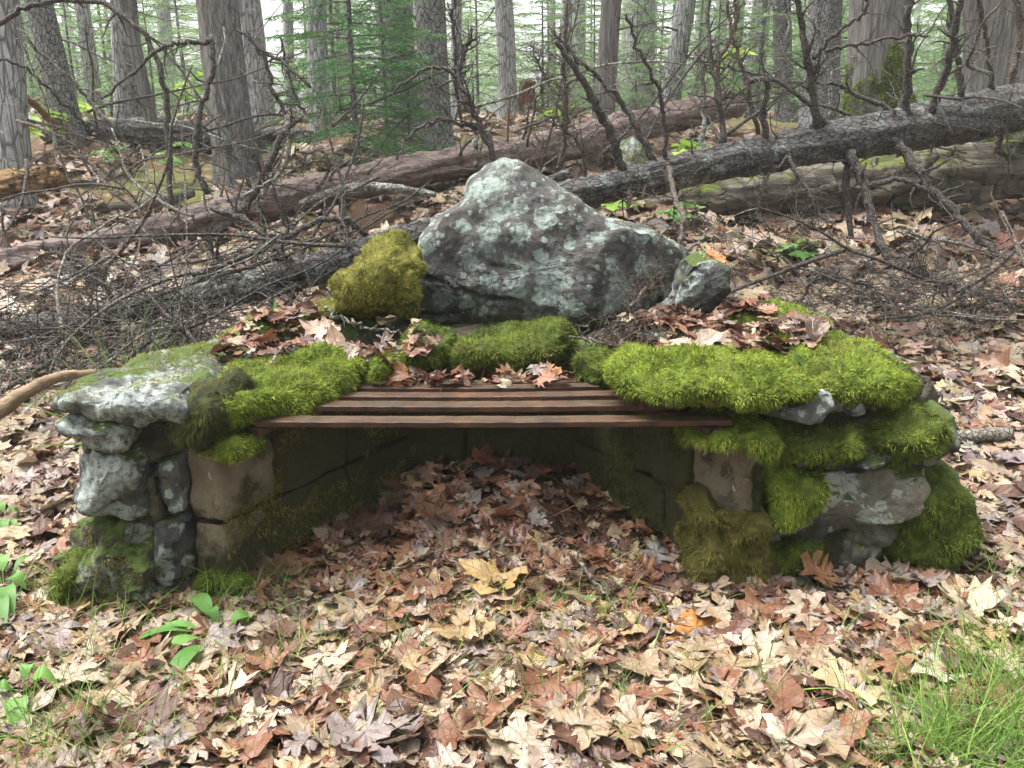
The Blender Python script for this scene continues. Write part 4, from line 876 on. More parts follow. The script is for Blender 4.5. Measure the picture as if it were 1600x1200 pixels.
# wood behind and beside the photographer: unseen mass added to block low sky light
def woods():
    tr, c = fir(10., 1.4, 2.2, 46, .28, 41, 7., .8); mb = MB(); mc = MB(); rg = np.random.default_rng(8)
    for (x, y) in ((-7, -3), (-3.5, -6), (0.5, -5), (4, -6.5), (8.5, -3.5), (9.5, 1), (-6, -9), (2, -10), (7, -9), (-11, -5), (12, -6), (-12, 5), (12.5, 5), (-10, 9), (-13, 14), (-16, 18), (11.5, 10), (14.5, 16), (17, 20), (-9, 7), (9.5, 7.5), (-19.5, 24), (20.5, 25), (-22, 15), (23, 14)):
        a = rg.uniform(0, 6.28); s_ = rg.uniform(.9, 1.2); Rm = np.array([[math.cos(a), -math.sin(a), 0], [math.sin(a), math.cos(a), 0], [0, 0, 1]])*s_
        for src, dst in ((tr, mb), (c, mc)):
            V, F = src.arrays(); dst.add(V@Rm.T+np.array([x, y, gz(x, y)-.1]), F, np.concatenate(src.A))
    e = bpy.data.objects.new('unseen_forest', None); COL.objects.link(e); e['kind'] = 'stuff'; e['label'] = 'unseen fir wood continuing behind the photographer, added for shade'; e['category'] = 'forest'
    obj('trunks', mb, BARK_DARK, e)['kind'] = 'stuff'; obj('foliage', mc, NEEDLE, e)['kind'] = 'stuff'
woods()

# ------------------------------------------------------------------ loose dead branches of the brush
BR = [
 ('thin dark branch arching over from the top left corner', [(-30, 60), (20, 22), (70, 4), (150, 4), (200, 32), (240, 78), (258, 140), (262, 220), (268, 330)], 5.0, 4.8, 8, 9, TWIG_DARK, 10),
 ('bent branch with an elbow in front of the peeling snag, pointing left', [(332, 64), (300, 66), (272, 66), (240, 84), (200, 120), (158, 154)], 4.8, 4.8, 9, 4, TWIG_DARK, 8),
 ('dark upright branch hanging from the elbow before the peeling snag', [(333, 66), (332, 110), (314, 165), (306, 230), (312, 275), (326, 302)], 4.8, 4.7, 8, 10, TWIG_DARK, 4),
 ('pale diagonal branch crossing the dark leaning trunk', [(10, 25), (40, 55), (60, 80), (110, 122), (140, 158), (172, 194)], 5.2, 5.4, 5, 6, TWIG_PALE, 8),
 ('drooping twig reaching in from the left edge', [(-20, 96), (26, 98), (66, 130), (100, 162), (140, 200)], 5.0, 5.3, 4, 5, TWIG_DARK, 8),
 ('orange brown root end reaching to the broken upper left log', [(0, 122), (40, 150), (70, 178), (88, 198)], 6.5, 7.5, 8, 14, LOG_TAN, 2),
 ('long grey branch slanting down across the left brush', [(26, 188), (80, 205), (120, 232), (150, 268), (182, 305), (232, 336)], 5.2, 4.6, 6, 7, TWIG_BROWN, 14),
 ('fine branch curving down past the bright gap in the forest', [(358, -10), (368, 40), (400, 70), (440, 98), (486, 136)], 5.5, 5.3, 5, 5, TWIG_DARK, 12),
 ('upright dark twig below the bright gap', [(386, 48), (412, 92), (428, 140), (446, 178)], 5.8, 5.8, 5, 7, TWIG_DARK, 10),
 ('thin upright twig left of the fir sapling', [(438, 58), (450, 110), (462, 150), (476, 176)], 6.0, 6.0, 4, 5, TWIG_DARK, 9),
 ('knotted dark branch standing out of the reddish log', [(380, 328), (402, 290), (425, 245), (446, 200), (470, 184)], 5.2, 5.3, 14, 8, TWIG_DARK, 10),
 ('pale looping branch hanging in front of the fir sapling', [(448, 180), (452, 225), (440, 268), (410, 290), (380, 306)], 5.0, 4.9, 8, 5, TWIG_PALE, 8),
 ('curled thin twig bowing over the reddish log', [(482, 310), (508, 280), (514, 250), (500, 236), (478, 242), (470, 270)], 5.0, 5.0, 6, 3, TWIG_DARK, 3),
 ('dark forked branch rising behind the boulder\'s left shoulder', [(776, 256), (758, 205), (728, 160), (716, 120), (728, 75), (736, 58)], 4.6, 4.8, 10, 7, TWIG_DARK, 14),
 ('long dark arch bowing left from behind the boulder', [(774, 256), (744, 180), (718, 130), (684, 104), (646, 116), (600, 158)], 4.6, 4.6, 9, 3, TWIG_DARK, 10),
 ('low dark arch dipping towards the fir sapling', [(745, 200), (705, 188), (675, 190), (640, 210), (620, 250)], 4.7, 4.5, 7, 3, TWIG_DARK, 9),
 ('straight dark stem behind the forked branch', [(722, 200), (712, 120), (710, 40), (706, -20)], 5.0, 5.0, 6, 5, TWIG_DARK, 18),
 ('fine twig rising from the boulder\'s shoulder to the tilted limbs', [(916, 282), (905, 230), (880, 200), (850, 180)], 4.6, 4.6, 5, 3, TWIG_DARK, 14),
 ('slender bare sapling stem right of the boulder\'s peak', [(876, 262), (884, 180), (880, 100), (886, -10)], 4.7, 4.8, 9, 4, TWIG_BROWN, 26),
 ('twiggy bare sapling above the boulder', [(824, 230), (836, 160), (850, 120), (828, 70)], 5.5, 5.5, 5, 3, TWIG_BROWN, 24),
 ('pale barkless stick standing beside the stout speckled trunk', [(745, 262), (744, 225), (746, 190)], 5.2, 5.2, 9, 8, TWIG_PALE, 1),
 ('pale leaning stem above the reddish log\'s far end', [(1096, 240), (1100, 180), (1098, 120), (1100, 80)], 5.6, 5.6, 8, 5, TWIG_PALE, 12),
 ('brown upright stem left of the dark straight trunk', [(1132, 228), (1120, 110), (1150, 40), (1146, -20)], 5.4, 5.4, 9, 6, TWIG_BROWN, 16),
 ('curved stem sweeping up past the brown upright stem', [(1185, 210), (1165, 120), (1145, 60), (1136, -10)], 5.2, 5.2, 8, 5, TWIG_BROWN, 14),
 ('pale twig arching over the dark pair by the cedar', [(1300, 190), (1296, 100), (1280, 50), (1256, 20)], 6.5, 6.5, 6, 4, TWIG_PALE, 6),
 ('long bare branch lying on the leaf slope at the right', [(1388, 412), (1424, 420), (1480, 440), (1540, 462), (1620, 490)], 4.35, 4.0, 14, 8, TWIG_DARK, 20),
 ('thin twig arching across the leaf slope', [(1250, 470), (1270, 440), (1300, 432), (1340, 440), (1360, 450)], 4.1, 4.0, 6, 4, TWIG_DARK, 12),
 ('pale crooked stick on top of the left pier', [(398, 582), (420, 566), (444, 546), (466, 548), (478, 556)], 2.32, 2.5, 6, 4, TWIG_PALE, 0),
 ('lichen crusted twig below the yellow moss mound', [(508, 480), (540, 500), (560, 508), (600, 516), (640, 524)], 2.68, 2.66, 7, 3, TWIG_PALE, 3),
 ('thin twig resting over the right pier\'s moss', [(1248, 545), (1275, 520), (1300, 512), (1340, 524)], 2.48, 2.62, 5, 3, TWIG_DARK, 1),
 ('slim dark twig hanging down the right pier\'s mossy edge', [(1358, 540), (1390, 560), (1420, 580), (1446, 600)], 2.42, 2.30, 3, 3, TWIG_DARK, 1),
 ('pale straight straw stick over the mossy back ledge', [(890, 526), (940, 536), (990, 540), (1042, 536)], 2.56, 2.62, 4, 4, TWIG_PALE, 0),
 ('grey stick lying in the leaves in front of the right pier', [(906, 880), (930, 910), (950, 935), (972, 958)], 2.12, 1.98, 5, 6, TWIG_PALE, 0),
 ('thin crooked branch by the stick end on the right', [(1450, 610), (1470, 620), (1485, 650), (1500, 672)], 2.9, 2.85, 4, 3, TWIG_DARK, 5),
 ('arching pale twig over the boulder\'s right slope', [(1064, 388), (1090, 380), (1108, 350), (1098, 336), (1076, 342)], 3.6, 3.7, 6, 3, TWIG_PALE, 2),
]
for lb, pts, Y0, Y1, t0_, t1_, mt, nn in BR:
    dead_branch(lb, pts, Y0, Y1, t0_, t1_, mt, int(nn*1.6), .22 if Y0 > 3 else .08, 2 if nn >= 12 else 1)
# more of the brush: branches lying and leaning every way behind the left pier
bg_ = np.random.default_rng(99)
def below(px):
    for x, s in ((110, 'at the left edge'), (260, 'below the dark leaning trunk'), (420, 'below the peeling snag'), (560, 'left of the yellow moss'), (700, 'by the boulder'), (1290, 'left of the prop branches'), (1450, 'below the prop branches')):
        if px < x: return s
    return 'at the right edge'
ZONE = [('low behind the left pier', (20, 560, 400, 590), (3.2, 3.9), 34), ('leaning in the left brush', (0, 640, 250, 420), (4.2, 5.6), 24), ('among the far trunks', (60, 620, 130, 280), (5.8, 8.0), 22),
        ('among the upright spruce limbs', (840, 1580, 60, 260), (5.0, 6.6), 26), ('on the leaf slope', (1160, 1600, 380, 520), (3.7, 4.6), 14)]
for zi, (zl, (xa, xb, ya, yb), (Ya, Yb), cnt) in enumerate(ZONE):
    for k in range(cnt):
        Y = bg_.uniform(Ya, Yb); px = bg_.uniform(xa, xb); py = bg_.uniform(ya, yb); p = at(px, py, Y); p[2] = max(p[2], gz(p[0], p[1])+.02)
        a = bg_.uniform(0, 6.28); el = bg_.normal(.05, .22) if zi in (0, 4) else bg_.normal(.25, .5)
        dd = np.array([math.cos(a)*math.cos(el), math.sin(a)*math.cos(el)*.5, math.sin(el)]); L = bg_.uniform(.5, 1.5)
        P = twig_path(p-dd*L*.5, dd, L, 9, .13, bg_); P[:, 2] = np.maximum(P[:, 2], ground(P[:, 0], P[:, 1])+.012)
        if zi == 0: P[:, 1] = np.maximum(P[:, 1], 3.1)
        r = bg_.uniform(.005, .013); rr = np.linspace(r, r*.35, 9); mt = (TWIG_DARK, TWIG_BROWN, TWIG_GREY, TWIG_PALE, TWIG_DARK)[k % 5]
        cn = ('dark', 'brown', 'grey', 'pale', 'dark')[k % 5]
        e = thing('dead_branch', f"{'short' if L < .85 else 'long'} {cn} dead branch {zl} {landmark(px) if zi in (2, 3) else below(px)}", 'branch', P[np.argmin(P[:, 2])], f'{cn} dead branches {zl}')
        obj('stem', MB().add(*tube(smooth_path(P, 18), np.linspace(r, r*.35, 18), 6, .1, 6, k*1.)), mt, e)
        mb = MB(); twigs(mb, P, rr, int(bg_.integers(6, 16)), .3, bg_, 2, .1); obj('twigs', mb, mt, e)['kind'] = 'stuff'
# matted fine twigs that nobody could count
def tangle(mb, px, py, Y, rx, ry, rz, n, rg, L=.3):
    c = at(px, py, Y)
    for k in range(n):
        p = c+rg.normal(size=3)*np.array([rx, ry, rz]); a = rg.uniform(0, 6.28); el = rg.normal(0, .35); dd = np.array([math.cos(a)*math.cos(el), math.sin(a)*math.cos(el), math.sin(el)])
        P = twig_path(p, dd, L*rg.uniform(.4, 1.3), 6, .22, rg); P[:, 2] = np.maximum(P[:, 2], ground(P[:, 0], P[:, 1])+.01); P[:, 1] = np.maximum(P[:, 1], 2.62)
        r = rg.uniform(.0012, .0035); mb.add(*tube(P, np.linspace(r, r*.5, 6), 3, cap=False), a=rg.random())
mb = MB()
for a in ((120, 560, 3.3, .35, .15, .08, 170), (280, 540, 3.25, .35, .15, .07, 170), (60, 470, 3.7, .35, .2, .05, 90), (420, 500, 3.4, .25, .1, .06, 90), (200, 470, 3.7, .4, .15, .08, 170), (360, 440, 4.0, .4, .2, .05, 50), (1385, 455, 4.05, .28, .12, .05, 330, .26), (1480, 470, 4.0, .35, .1, .04, 110), (1180, 370, 4.4, .2, .2, .03, 50), (1030, 222, 6., .6, .4, .12, 120), (1480, 200, 6.2, .6, .3, .10, 120), (900, 235, 6., .6, .4, .12, 110), (250, 250, 6.4, .8, .4, .2, 160), (560, 260, 5.6, .5, .3, .15, 90)):
    tangle(mb, a[0], a[1], a[2], a[3], a[4], a[5], a[6], bg_, a[7] if len(a) > 7 else .34)
o = obj('brushwood', mb, TWIG_GREY, base=(0, 3.5, 0)); o['kind'] = 'stuff'; o['label'] = 'matted fine grey brown twigs heaped behind the fireplace'; o['category'] = 'brushwood'
# the twig spray lying over the right pier, at the tip of the drooping limb
mb = MB(); 
for k in range(120):
    p = at(bg_.normal(975, 34), bg_.normal(512, 14), bg_.uniform(2.58, 2.72)); dd = np.array([bg_.normal(-.3, .6), bg_.normal(-.4, .4), bg_.normal(-.35, .3)])
    P = twig_path(p, dd, bg_.uniform(.05, .15), 6, .25, bg_); mb.add(*tube(P, np.linspace(.0022, .001, 6), 3, cap=False))
o = obj('twig_spray', mb, TWIG_BROWN); tag(o, 'spray of fine dead spruce twigs spilling over the mossy back ledge', 'twigs')

# ------------------------------------------------------------------ leaves
MAPLE = [(0, 0), (.17, -.07), (.40, -.03), (.33, .09), (.37, .17), (.64, .40), (.50, .42), (.57, .62), (.40, .55), (.26, .56), (.29, .73), (.15, .76), (0, 1.03)]
OAK = [(0, 0), (.09, .08), (.24, .10), (.27, .17), (.12, .24), (.15, .31), (.42, .36), (.35, .44), (.45, .52), (.18, .51), (.16, .60), (.37, .72), (.25, .76), (.12, .73), (.13, .86), (0, 1.0)]
BEECH = [(0, 0), (.15, .10), (.25, .27), (.29, .47), (.23, .70), (.11, .89), (0, 1)]
def leaf_shape(half, cx, cy, fold, tw, rip, seed, ring=True, jag=False):
    rg = np.random.default_rng(seed); h = np.array(half, float)
    if jag:
        q = []
        for a, b in zip(h[:-1], h[1:]):
            n_ = np.array([b[1]-a[1], a[0]-b[0]]); q += [a, a+(b-a)*rg.uniform(.35, .65)+n_*rg.uniform(-.10, .22)]
        h = np.array(q+[h[-1]]);
    o2 = h[1:-1][::-1]*np.array([-1, 1]); O = np.vstack([h, o2])
    O = (O+rg.normal(size=O.shape)*.03)*np.array([rg.uniform(.72, 1.15), 1.]); O[:, 0] += rg.normal()*.14*(O[:, 1]-.4)**2; c = np.array([0, .42]); n = len(O)
    rings = [c+(O[::2]-c)*.55, O] if ring else [O]
    uv = np.vstack([c[None]]+rings); x, y = uv[:, 0], uv[:, 1]-.42
    z = cx*x*x*2+cy*y*y*1.4+fold*np.abs(x)+tw*x*y*2+rip*perlin(np.stack([x*3, y*3, 0*x+seed*1.7], 1))+rip*.5*perlin(np.stack([x*8, y*8, 0*x+seed*2.7], 1))
    V = np.stack([x, y, z], 1); m = (n+1)//2 if ring else n; j = np.arange(m); k = (j+1) % m; F = [np.stack([0*j, 1+j, 1+k], 1)]
    if ring:
        o0, o1, o2_ = 1+m+2*j, 1+m+(2*j+1) % n, 1+m+(2*k) % n
        F += [np.stack([1+j, o0, o1], 1), np.stack([1+j, o1, o2_], 1), np.stack([1+j, o2_, 1+k], 1)]
    return V, np.concatenate(F), np.stack([x, uv[:, 1], 0*x], 1)
lg = np.random.default_rng(5)
KIND = {'maple': MAPLE, 'oak': OAK, 'beech': BEECH}
def variants(ring, cnt, big=1., jag=False):
    out = []
    for kn, half in KIND.items():
        for k in range(cnt if kn != 'beech' else max(1, cnt//2)):
            out.append((kn, leaf_shape(half, lg.normal(.05, .2)*big, lg.normal(.05, .18)*big, lg.normal(.03, .1)*big, lg.normal(0, .17)*big, .14*big, int(lg.integers(1, 9999)), ring, jag and kn != 'beech')))
    return out
VN_, VF_, VJ_ = variants(True, 6), variants(False, 4), variants(True, 12, 1., True)
PAL = {'pale tan': (.51, .41, .30), 'russet': (.27, .125, .07), 'dark brown': (.13, .065, .042), 'mauve grey': (.33, .27, .245), 'ochre yellow': (.44, .31, .16), 'pinkish tan': (.42, .315, .205)}
PW = {'front': [.20, .27, .15, .09, .07, .22], 'slope': [.22, .10, .14, .14, .02, .38], 'box': [.07, .38, .30, .10, .02, .13], 'top': [.06, .40, .26, .09, .01, .18]}
PK = list(PAL)
def rotmat(n, tilt, rg):
    """random heading, then a tilt away from flat"""
    a = rg.uniform(0, 2*math.pi, n); b = rg.normal(size=n)*tilt; c = rg.normal(size=n)*tilt; ca, sa = np.cos(a), np.sin(a); cb, sb = np.cos(b), np.sin(b); cc, sc = np.cos(c), np.sin(c); z = np.zeros(n); o1 = np.ones(n)
    Rz = np.stack([ca, -sa, z, sa, ca, z, z, z, o1], -1).reshape(-1, 3, 3); Rx = np.stack([o1, z, z, z, cb, -sb, z, sb, cb], -1).reshape(-1, 3, 3); Ry = np.stack([cc, z, sc, z, o1, z, -sc, z, cc], -1).reshape(-1, 3, 3)
    return Ry@Rx@Rz
def slope_rot(P):
    """lean of the ground under each point"""
    e = .15; gx = (ground(P[:, 0]+e, P[:, 1])-ground(P[:, 0]-e, P[:, 1]))/(2*e); gy = (ground(P[:, 0], P[:, 1]+e)-ground(P[:, 0], P[:, 1]-e))/(2*e)
    N = np.stack([-gx, -gy, np.ones(len(P))], 1); N /= np.linalg.norm(N, axis=1)[:, None]
    X = np.stack([N[:, 2], 0*gx, -N[:, 0]], 1); X /= np.linalg.norm(X, axis=1)[:, None]; Yv = np.cross(N, X)
    return np.stack([X, Yv, N], -1)
def leaf_cols(n, zone, rg):
    i = rg.choice(6, n, p=PW[zone]); c = np.array([PAL[k] for k in PK])[i]; return c*rg.uniform(.5, 1.02, (n, 1))*(1+rg.normal(size=(n, 3))*.05)
def litter(mb, P, Rm, S, C, vs_):
    ids = lg.integers(0, len(vs_), len(P))
    for v, (kn, (V, F, U)) in enumerate(vs_):
        s = np.where(ids == v)[0]
        if len(s) == 0: continue
        loc = V-np.array([0, 0, V[:, 2].min()*.5]); W = np.einsum('nij,kj->nki', Rm[s], loc)*S[s][:, None, None]+P[s][:, None]
        m = len(V); mb.add(W.reshape(-1, 3), (F[None]+(np.arange(len(s))*m)[:, None, None]).reshape(-1, 3), 0., np.repeat(C[s], m, 0), np.tile(U, (len(s), 1)))
FOOT = np.array([(-1.2, 2.02), (-.80, 2.06), (-.33, 2.78), (.21, 2.75), (.70, 2.15), (1.12, 2.2), (1.33, 2.5), (1.2, 3.1), (.7, 3.4), (-.6, 3.4), (-.95, 2.9)])
def inside(P, poly):
    x, y = P[:, 0], P[:, 1]; r = np.zeros(len(P), bool)
    for a, b in zip(poly, np.roll(poly, -1, 0)):
        c = ((a[1] > y) != (b[1] > y)) & (x < (b[0]-a[0])*(y-a[1])/(b[1]-a[1]+1e-12)+a[0]); r ^= c
    return r
def field(n, xa, xb, ya, yb, zone, s0, s1, tilt, lay, vs_, mb, keep=None):
    x = lg.uniform(xa, xb, n); y = lg.uniform(ya, yb, n); P = np.stack([x, y, 0*x], 1); P = P[~inside(P, FOOT)]
    if keep is not None: P = P[keep(P)]
    P[:, 2] = ground(P[:, 0], P[:, 1])+lg.random(len(P))**1.3*lay+.004
    t = tilt*(.5+(P[:, 2]-ground(P[:, 0], P[:, 1]))/lay)
    litter(mb, P, slope_rot(P)@rotmat(len(P), t, lg), lg.uniform(s0, s1, len(P)), leaf_cols(len(P), zone, lg), vs_)
mb = MB()
field(4600, -1.9, 1.9, .9, 2.35, 'front', .04, .14, .09, .022, VJ_, mb)
field(3500, -1.9, 1.9, .9, 2.35, 'front', .02, .05, .25, .036, VF_, mb)
field(700, -.75, .62, 2.05, 2.8, 'box', .05, .11, .22, .04, VJ_, mb)
field(3600, 1.0, 3.4, 2.2, 4.6, 'slope', .07, .15, .17, .04, VN_, mb)
field(2600, -3.2, -.9, 2.2, 4.0, 'slope', .06, .14, .16, .035, VN_, mb)
field(5200, 0.2, 6.0, 3.4, 7.5, 'slope', .08, .16, .2, .05, VF_, mb)
field(4500, -6.0, .3, 3.4, 7.5, 'slope', .08, .15, .2, .05, VF_, mb, keep=lambda P: fbm(P*.9, 3) > -.25)
field(5000, -9, 9, 7.5, 14, 'slope', .11, .22, .2, .05, VF_, mb, keep=lambda P: fbm(P*.5+4, 3) > -.1)
def on_top(n, poly, zone, s0, s1, tilt, mb, vs_=VN_, lift=.03):
    poly = np.array(poly, float); lo, hi = poly.min(0), poly.max(0); Q = np.stack([lg.uniform(lo[0], hi[0], n), lg.uniform(lo[1], hi[1], n), np.zeros(n)], 1); Q = Q[inside(Q, poly)]; keep = []
    for i, q in enumerate(Q):
        z, _ = drop(q[0], q[1])
        if z is not None and z < .66: Q[i, 2] = z+lg.random()*lift+.004; keep.append(i)
    Q = Q[keep]; litter(mb, Q, rotmat(len(Q), np.full(len(Q), tilt), lg), lg.uniform(s0, s1, len(Q)), leaf_cols(len(Q), zone, lg), vs_)
TOPL = [(-.84, 2.36), (-.66, 2.48), (-.56, 2.62), (-.40, 2.56), (-.36, 2.74), (-.52, 2.84), (-.78, 2.84), (-.86, 2.6)]
TOPR = [(.34, 2.56), (.46, 2.47), (.72, 2.43), (.94, 2.46), (.92, 2.7), (.82, 3.0), (.45, 3.0), (.28, 2.74)]
TOPB = [(-.50, 2.50), (-.30, 2.44), (.0, 2.44), (.18, 2.42), (.20, 2.52), (-.1, 2.56), (-.34, 2.66), (-.46, 2.64)]
on_top(420, TOPL, 'top', .035, .09, .3, mb); on_top(480, TOPR, 'top', .035, .10, .25, mb); on_top(220, TOPB, 'top', .03, .085, .4, mb)
o = obj('leaf_litter', mb, LEAF_LITTER, base=(0, 2, 0)); o['kind'] = 'stuff'; o['label'] = 'matted wet fallen leaves covering the forest floor'; o['category'] = 'leaves'
# the 300 leaves that show largest, each its own
LM = [(kn, mesh_np('fallen_leaf', V, F, LEAF_ONE, True, None, None, U)) for kn, (V, F, U) in variants(True, 8, 1.1, True)]
def one_leaf(p, size, col, rot, label, group, kn=None, me=None):
    if me is None:
        c = [m for m in LM if kn is None or m[0] == kn]; kn, me = c[int(lg.integers(0, len(c)))]
    o = place('fallen_leaf', me, None, tuple(p)); o.scale = (size,)*3; o.rotation_euler = Matrix(rot.tolist()).to_euler(); o.color = (*col, 1)
    return tag(o, label, 'leaf', group)
SPECIAL = [
 ('large curled orange brown leaf in front of the right pier, tips raised', (1085, 1010), .20, (.50, .22, .05), 'maple', (.35, .2, 2.2)),
 ('large flat yellow tan leaf in the grass before the firebox', (765, 925), .19, (.56, .39, .16), 'maple', (.12, .1, 1.2)),
 ('speckled ochre leaf propped against the foot of the left pier', (208, 945), .11, (.40, .22, .06), 'maple', (.9, .1, .2)),
 ('pale cream leaf at the bottom edge below the right pier', (1235, 1190), .15, (.62, .54, .40), 'maple', (.1, .1, .7)),
 ('broad pale tan leaf right of the orange brown leaf', (1260, 985), .16, (.50, .40, .29), 'maple', (.15, -.1, 2.9)),
 ('pale yellow leaf lying in front of the right pier\'s lichen slab', (1330, 1105), .17, (.58, .46, .25), 'maple', (.1, .1, 4.)),
 ('whitish worn leaf near the grass at lower right', (1480, 1075), .20, (.60, .55, .42), 'maple', (.08, .1, 1.9)),
 ('pale leaf beside the grass tuft right of the right pier', (1500, 955), .17, (.57, .48, .33), 'maple', (.1, 0, .4)),
 ('long upright russet leaf against the right pier\'s foot', (1280, 925), .15, (.32, .15, .06), 'oak', (.6, .2, .9)),
]
for lb, (px, py), s, c, kn, (ra, rb, rc) in SPECIAL:
    p = gpix(px, py); p[2] += .05; s *= .9; one_leaf(p, s, tuple(v*.8 for v in c), np.array(Matrix.Rotation(ra, 3, 'X')@Matrix.Rotation(rb, 3, 'Y')@Matrix.Rotation(rc, 3, 'Z')), lb, None, kn)
for lb, (px, py, Y), s, c, kn, (ra, rb, rc) in [
 ('orange oak leaf standing up behind the grate\'s last bar', (850, 588, 2.50), .11, (.42, .20, .08), 'oak', (1.0, .1, -1.1)),
 ('brown oak leaf drooping over the grate\'s left back corner', (622, 590, 2.46), .11, (.36, .17, .07), 'oak', (.9, -.1, 2.8)),
 ('curled tan leaf at the middle of the grate\'s last bar', (800, 592, 2.50), .08, (.48, .33, .2), 'maple', (.8, .3, .6)),
 ('crumpled russet leaf lying on the grate\'s right end', (1008, 628, 2.25), .09, (.30, .13, .08), 'oak', (.5, .3, 1.9)),
 ('bright orange leaf on top of the small dark rock', (1118, 400, 2.98), .09, (.55, .22, .09), 'maple', (.5, .1, .6)),
 ('pale tan leaf on end among the leaves on the left pier', (525, 535, 2.66), .10, (.44, .30, .19), 'beech', (.9, .1, .3)),
 ('broad pale pink leaf below the moss strip on the left pier', (500, 515, 2.74), .12, (.50, .37, .29), 'maple', (.5, .1, 1.3)),
 ('small cream leaf scrap at the edge of the right pier\'s moss', (1238, 530, 2.6), .06, (.6, .5, .4), 'maple', (.4, .1, 2.))]:
    one_leaf(at(px, py, Y), s, c, np.array(Matrix.Rotation(ra, 3, 'X')@Matrix.Rotation(rb, 3, 'Y')@Matrix.Rotation(rc, 3, 'Z')), lb, None, kn)
LZ = [('around the green rosette', (90, 520, 985, 1090), 'front', 30, (.08, .15)), ('along the bottom edge at lower left', (0, 520, 1090, 1200), 'front', 34, (.09, .16)), ('in front of the firebox opening', (520, 1000, 950, 1060), 'front', 34, (.08, .15)), ('along the bottom edge at the centre', (520, 1040, 1060, 1200), 'front', 36, (.09, .16)), ('around the orange leaf before the right pier', (1000, 1400, 940, 1060), 'front', 32, (.08, .15)), ('along the bottom edge below the right pier', (1040, 1400, 1060, 1200), 'front', 30, (.09, .17)), ('beside the grass at lower right', (1400, 1600, 900, 1160), 'front', 22, (.09, .17)),
      ('on the floor of the firebox', (520, 960, 775, 950), 'box', 28, (.08, .14)), ('on the leaf slope right of the right pier', (1440, 1600, 470, 900), 'slope', 34, (.10, .17)), ('left of the left pier', (0, 100, 640, 950), 'slope', 20, (.09, .16))]
for zl, (xa, xb, ya, yb), zn, cnt, (s0, s1) in LZ:
    for k in range(cnt):
        p = gpix(lg.uniform(xa, xb), lg.uniform(ya, yb))
        if inside(p[None], FOOT)[0]: continue
        p[2] = gz(p[0], p[1])+.03+.015*lg.random(); ci = PK[lg.choice(6, p=PW[zn])]; c = np.array(PAL[ci])*lg.uniform(.62, 1.0); kn, me = LM[int(lg.integers(0, len(LM)))]
        sz = lg.uniform(s0, s1); one_leaf(p, sz, c, (slope_rot(p[None])@rotmat(1, np.array([.10]), lg))[0], f"{'small' if sz < s0+(s1-s0)*.4 else 'large'} {ci} {kn} leaf {zl}", f'{ci} {kn} leaves {zl}', kn, me)

# ------------------------------------------------------------------ grass
gg = np.random.default_rng(31)
def grass_at(mb, pts, L0, L1, wd, lean, rg, droop=.9):
    n = len(pts); D = np.stack([rg.normal(size=n)*lean, rg.normal(size=n)*lean-.1, np.ones(n)], 1)
    bv, bf, m = blades(np.asarray(pts), D, rg.uniform(L0, L1, n), np.full(n, wd)*rg.uniform(.6, 1.3, n), rg, rg.uniform(.2, 1.6, n)*droop, 5, rg.normal(size=(n, 3))*.3)
    mb.add(bv, bf, np.repeat(rg.random(n), m))
def patch(cx, cy, sx, sy, n):
    P = gpixs(np.stack([gg.normal(cx, sx, n), np.maximum(gg.normal(cy, sy, n), 325)], 1)); P = P[~inside(P, FOOT)]; P[:, 2] -= .005
    return P
mg_, ms_ = MB(), MB()
for cx, cy, sx, sy, n, L0, L1 in ((1560, 1130, 70, 60, 1200, .10, .26), (1480, 1190, 60, 30, 500, .10, .24), (1400, 1200, 60, 30, 160, .06, .18), (1545, 930, 30, 40, 110, .08, .18), (330, 945, 60, 16, 260, .09, .21), (130, 945, 40, 20, 220, .09, .20), (420, 925, 60, 20, 120, .08, .18), (850, 965, 120, 30, 320, .08, .17), (650, 1010, 160, 40, 260, .08, .18), (300, 1010, 160, 40, 360, .08, .19), (900, 1130, 250, 40, 300, .09, .20), (200, 1120, 160, 50, 360, .08, .19), (100, 1170, 60, 30, 240, .10, .22), (1150, 1040, 160, 50, 160, .08, .18), (1200, 930, 80, 14, 70, .05, .13), (1180, 390, 35, 18, 220, .08, .18), (1190, 330, 50, 10, 160, .08, .18), (60, 800, 60, 60, 90, .05, .12), (1010, 830, 60, 40, 40, .05, .12), (1000, 1060, 30, 14, 60, .03, .07)):
    grass_at(mg_, patch(cx, cy, sx, sy, n), L0, L1, .0038, .6, gg)
tf = np.array([at(gg.normal(185, 22), 545, 3.0+gg.uniform(-.08, .25)) for k in range(110)]); tf[:, 2] = ground(tf[:, 0], tf[:, 1]); 
grass_at(mg_, tf, .30, .62, .006, .30, gg, .8)
for cx, cy, sx, sy, n in ((350, 1060, 180, 50, 420), (800, 1010, 200, 60, 420), (1200, 1060, 180, 70, 300), (800, 900, 150, 50, 260), (150, 1000, 90, 60, 200), (900, 1150, 300, 40, 240)):
    pts = patch(cx, cy, sx, sy, n); pts[:, 2] += .03; nn = len(pts); a = gg.normal(0, .9, nn); D = np.stack([np.cos(a), np.sin(a), gg.normal(.12, .16, nn)], 1)
    bv, bf, m = blades(pts, D, gg.uniform(.06, .20, nn), np.full(nn, .0022), gg, .12, 4); ms_.add(bv, bf, np.repeat(gg.random(nn), m))
mn_ = MB()
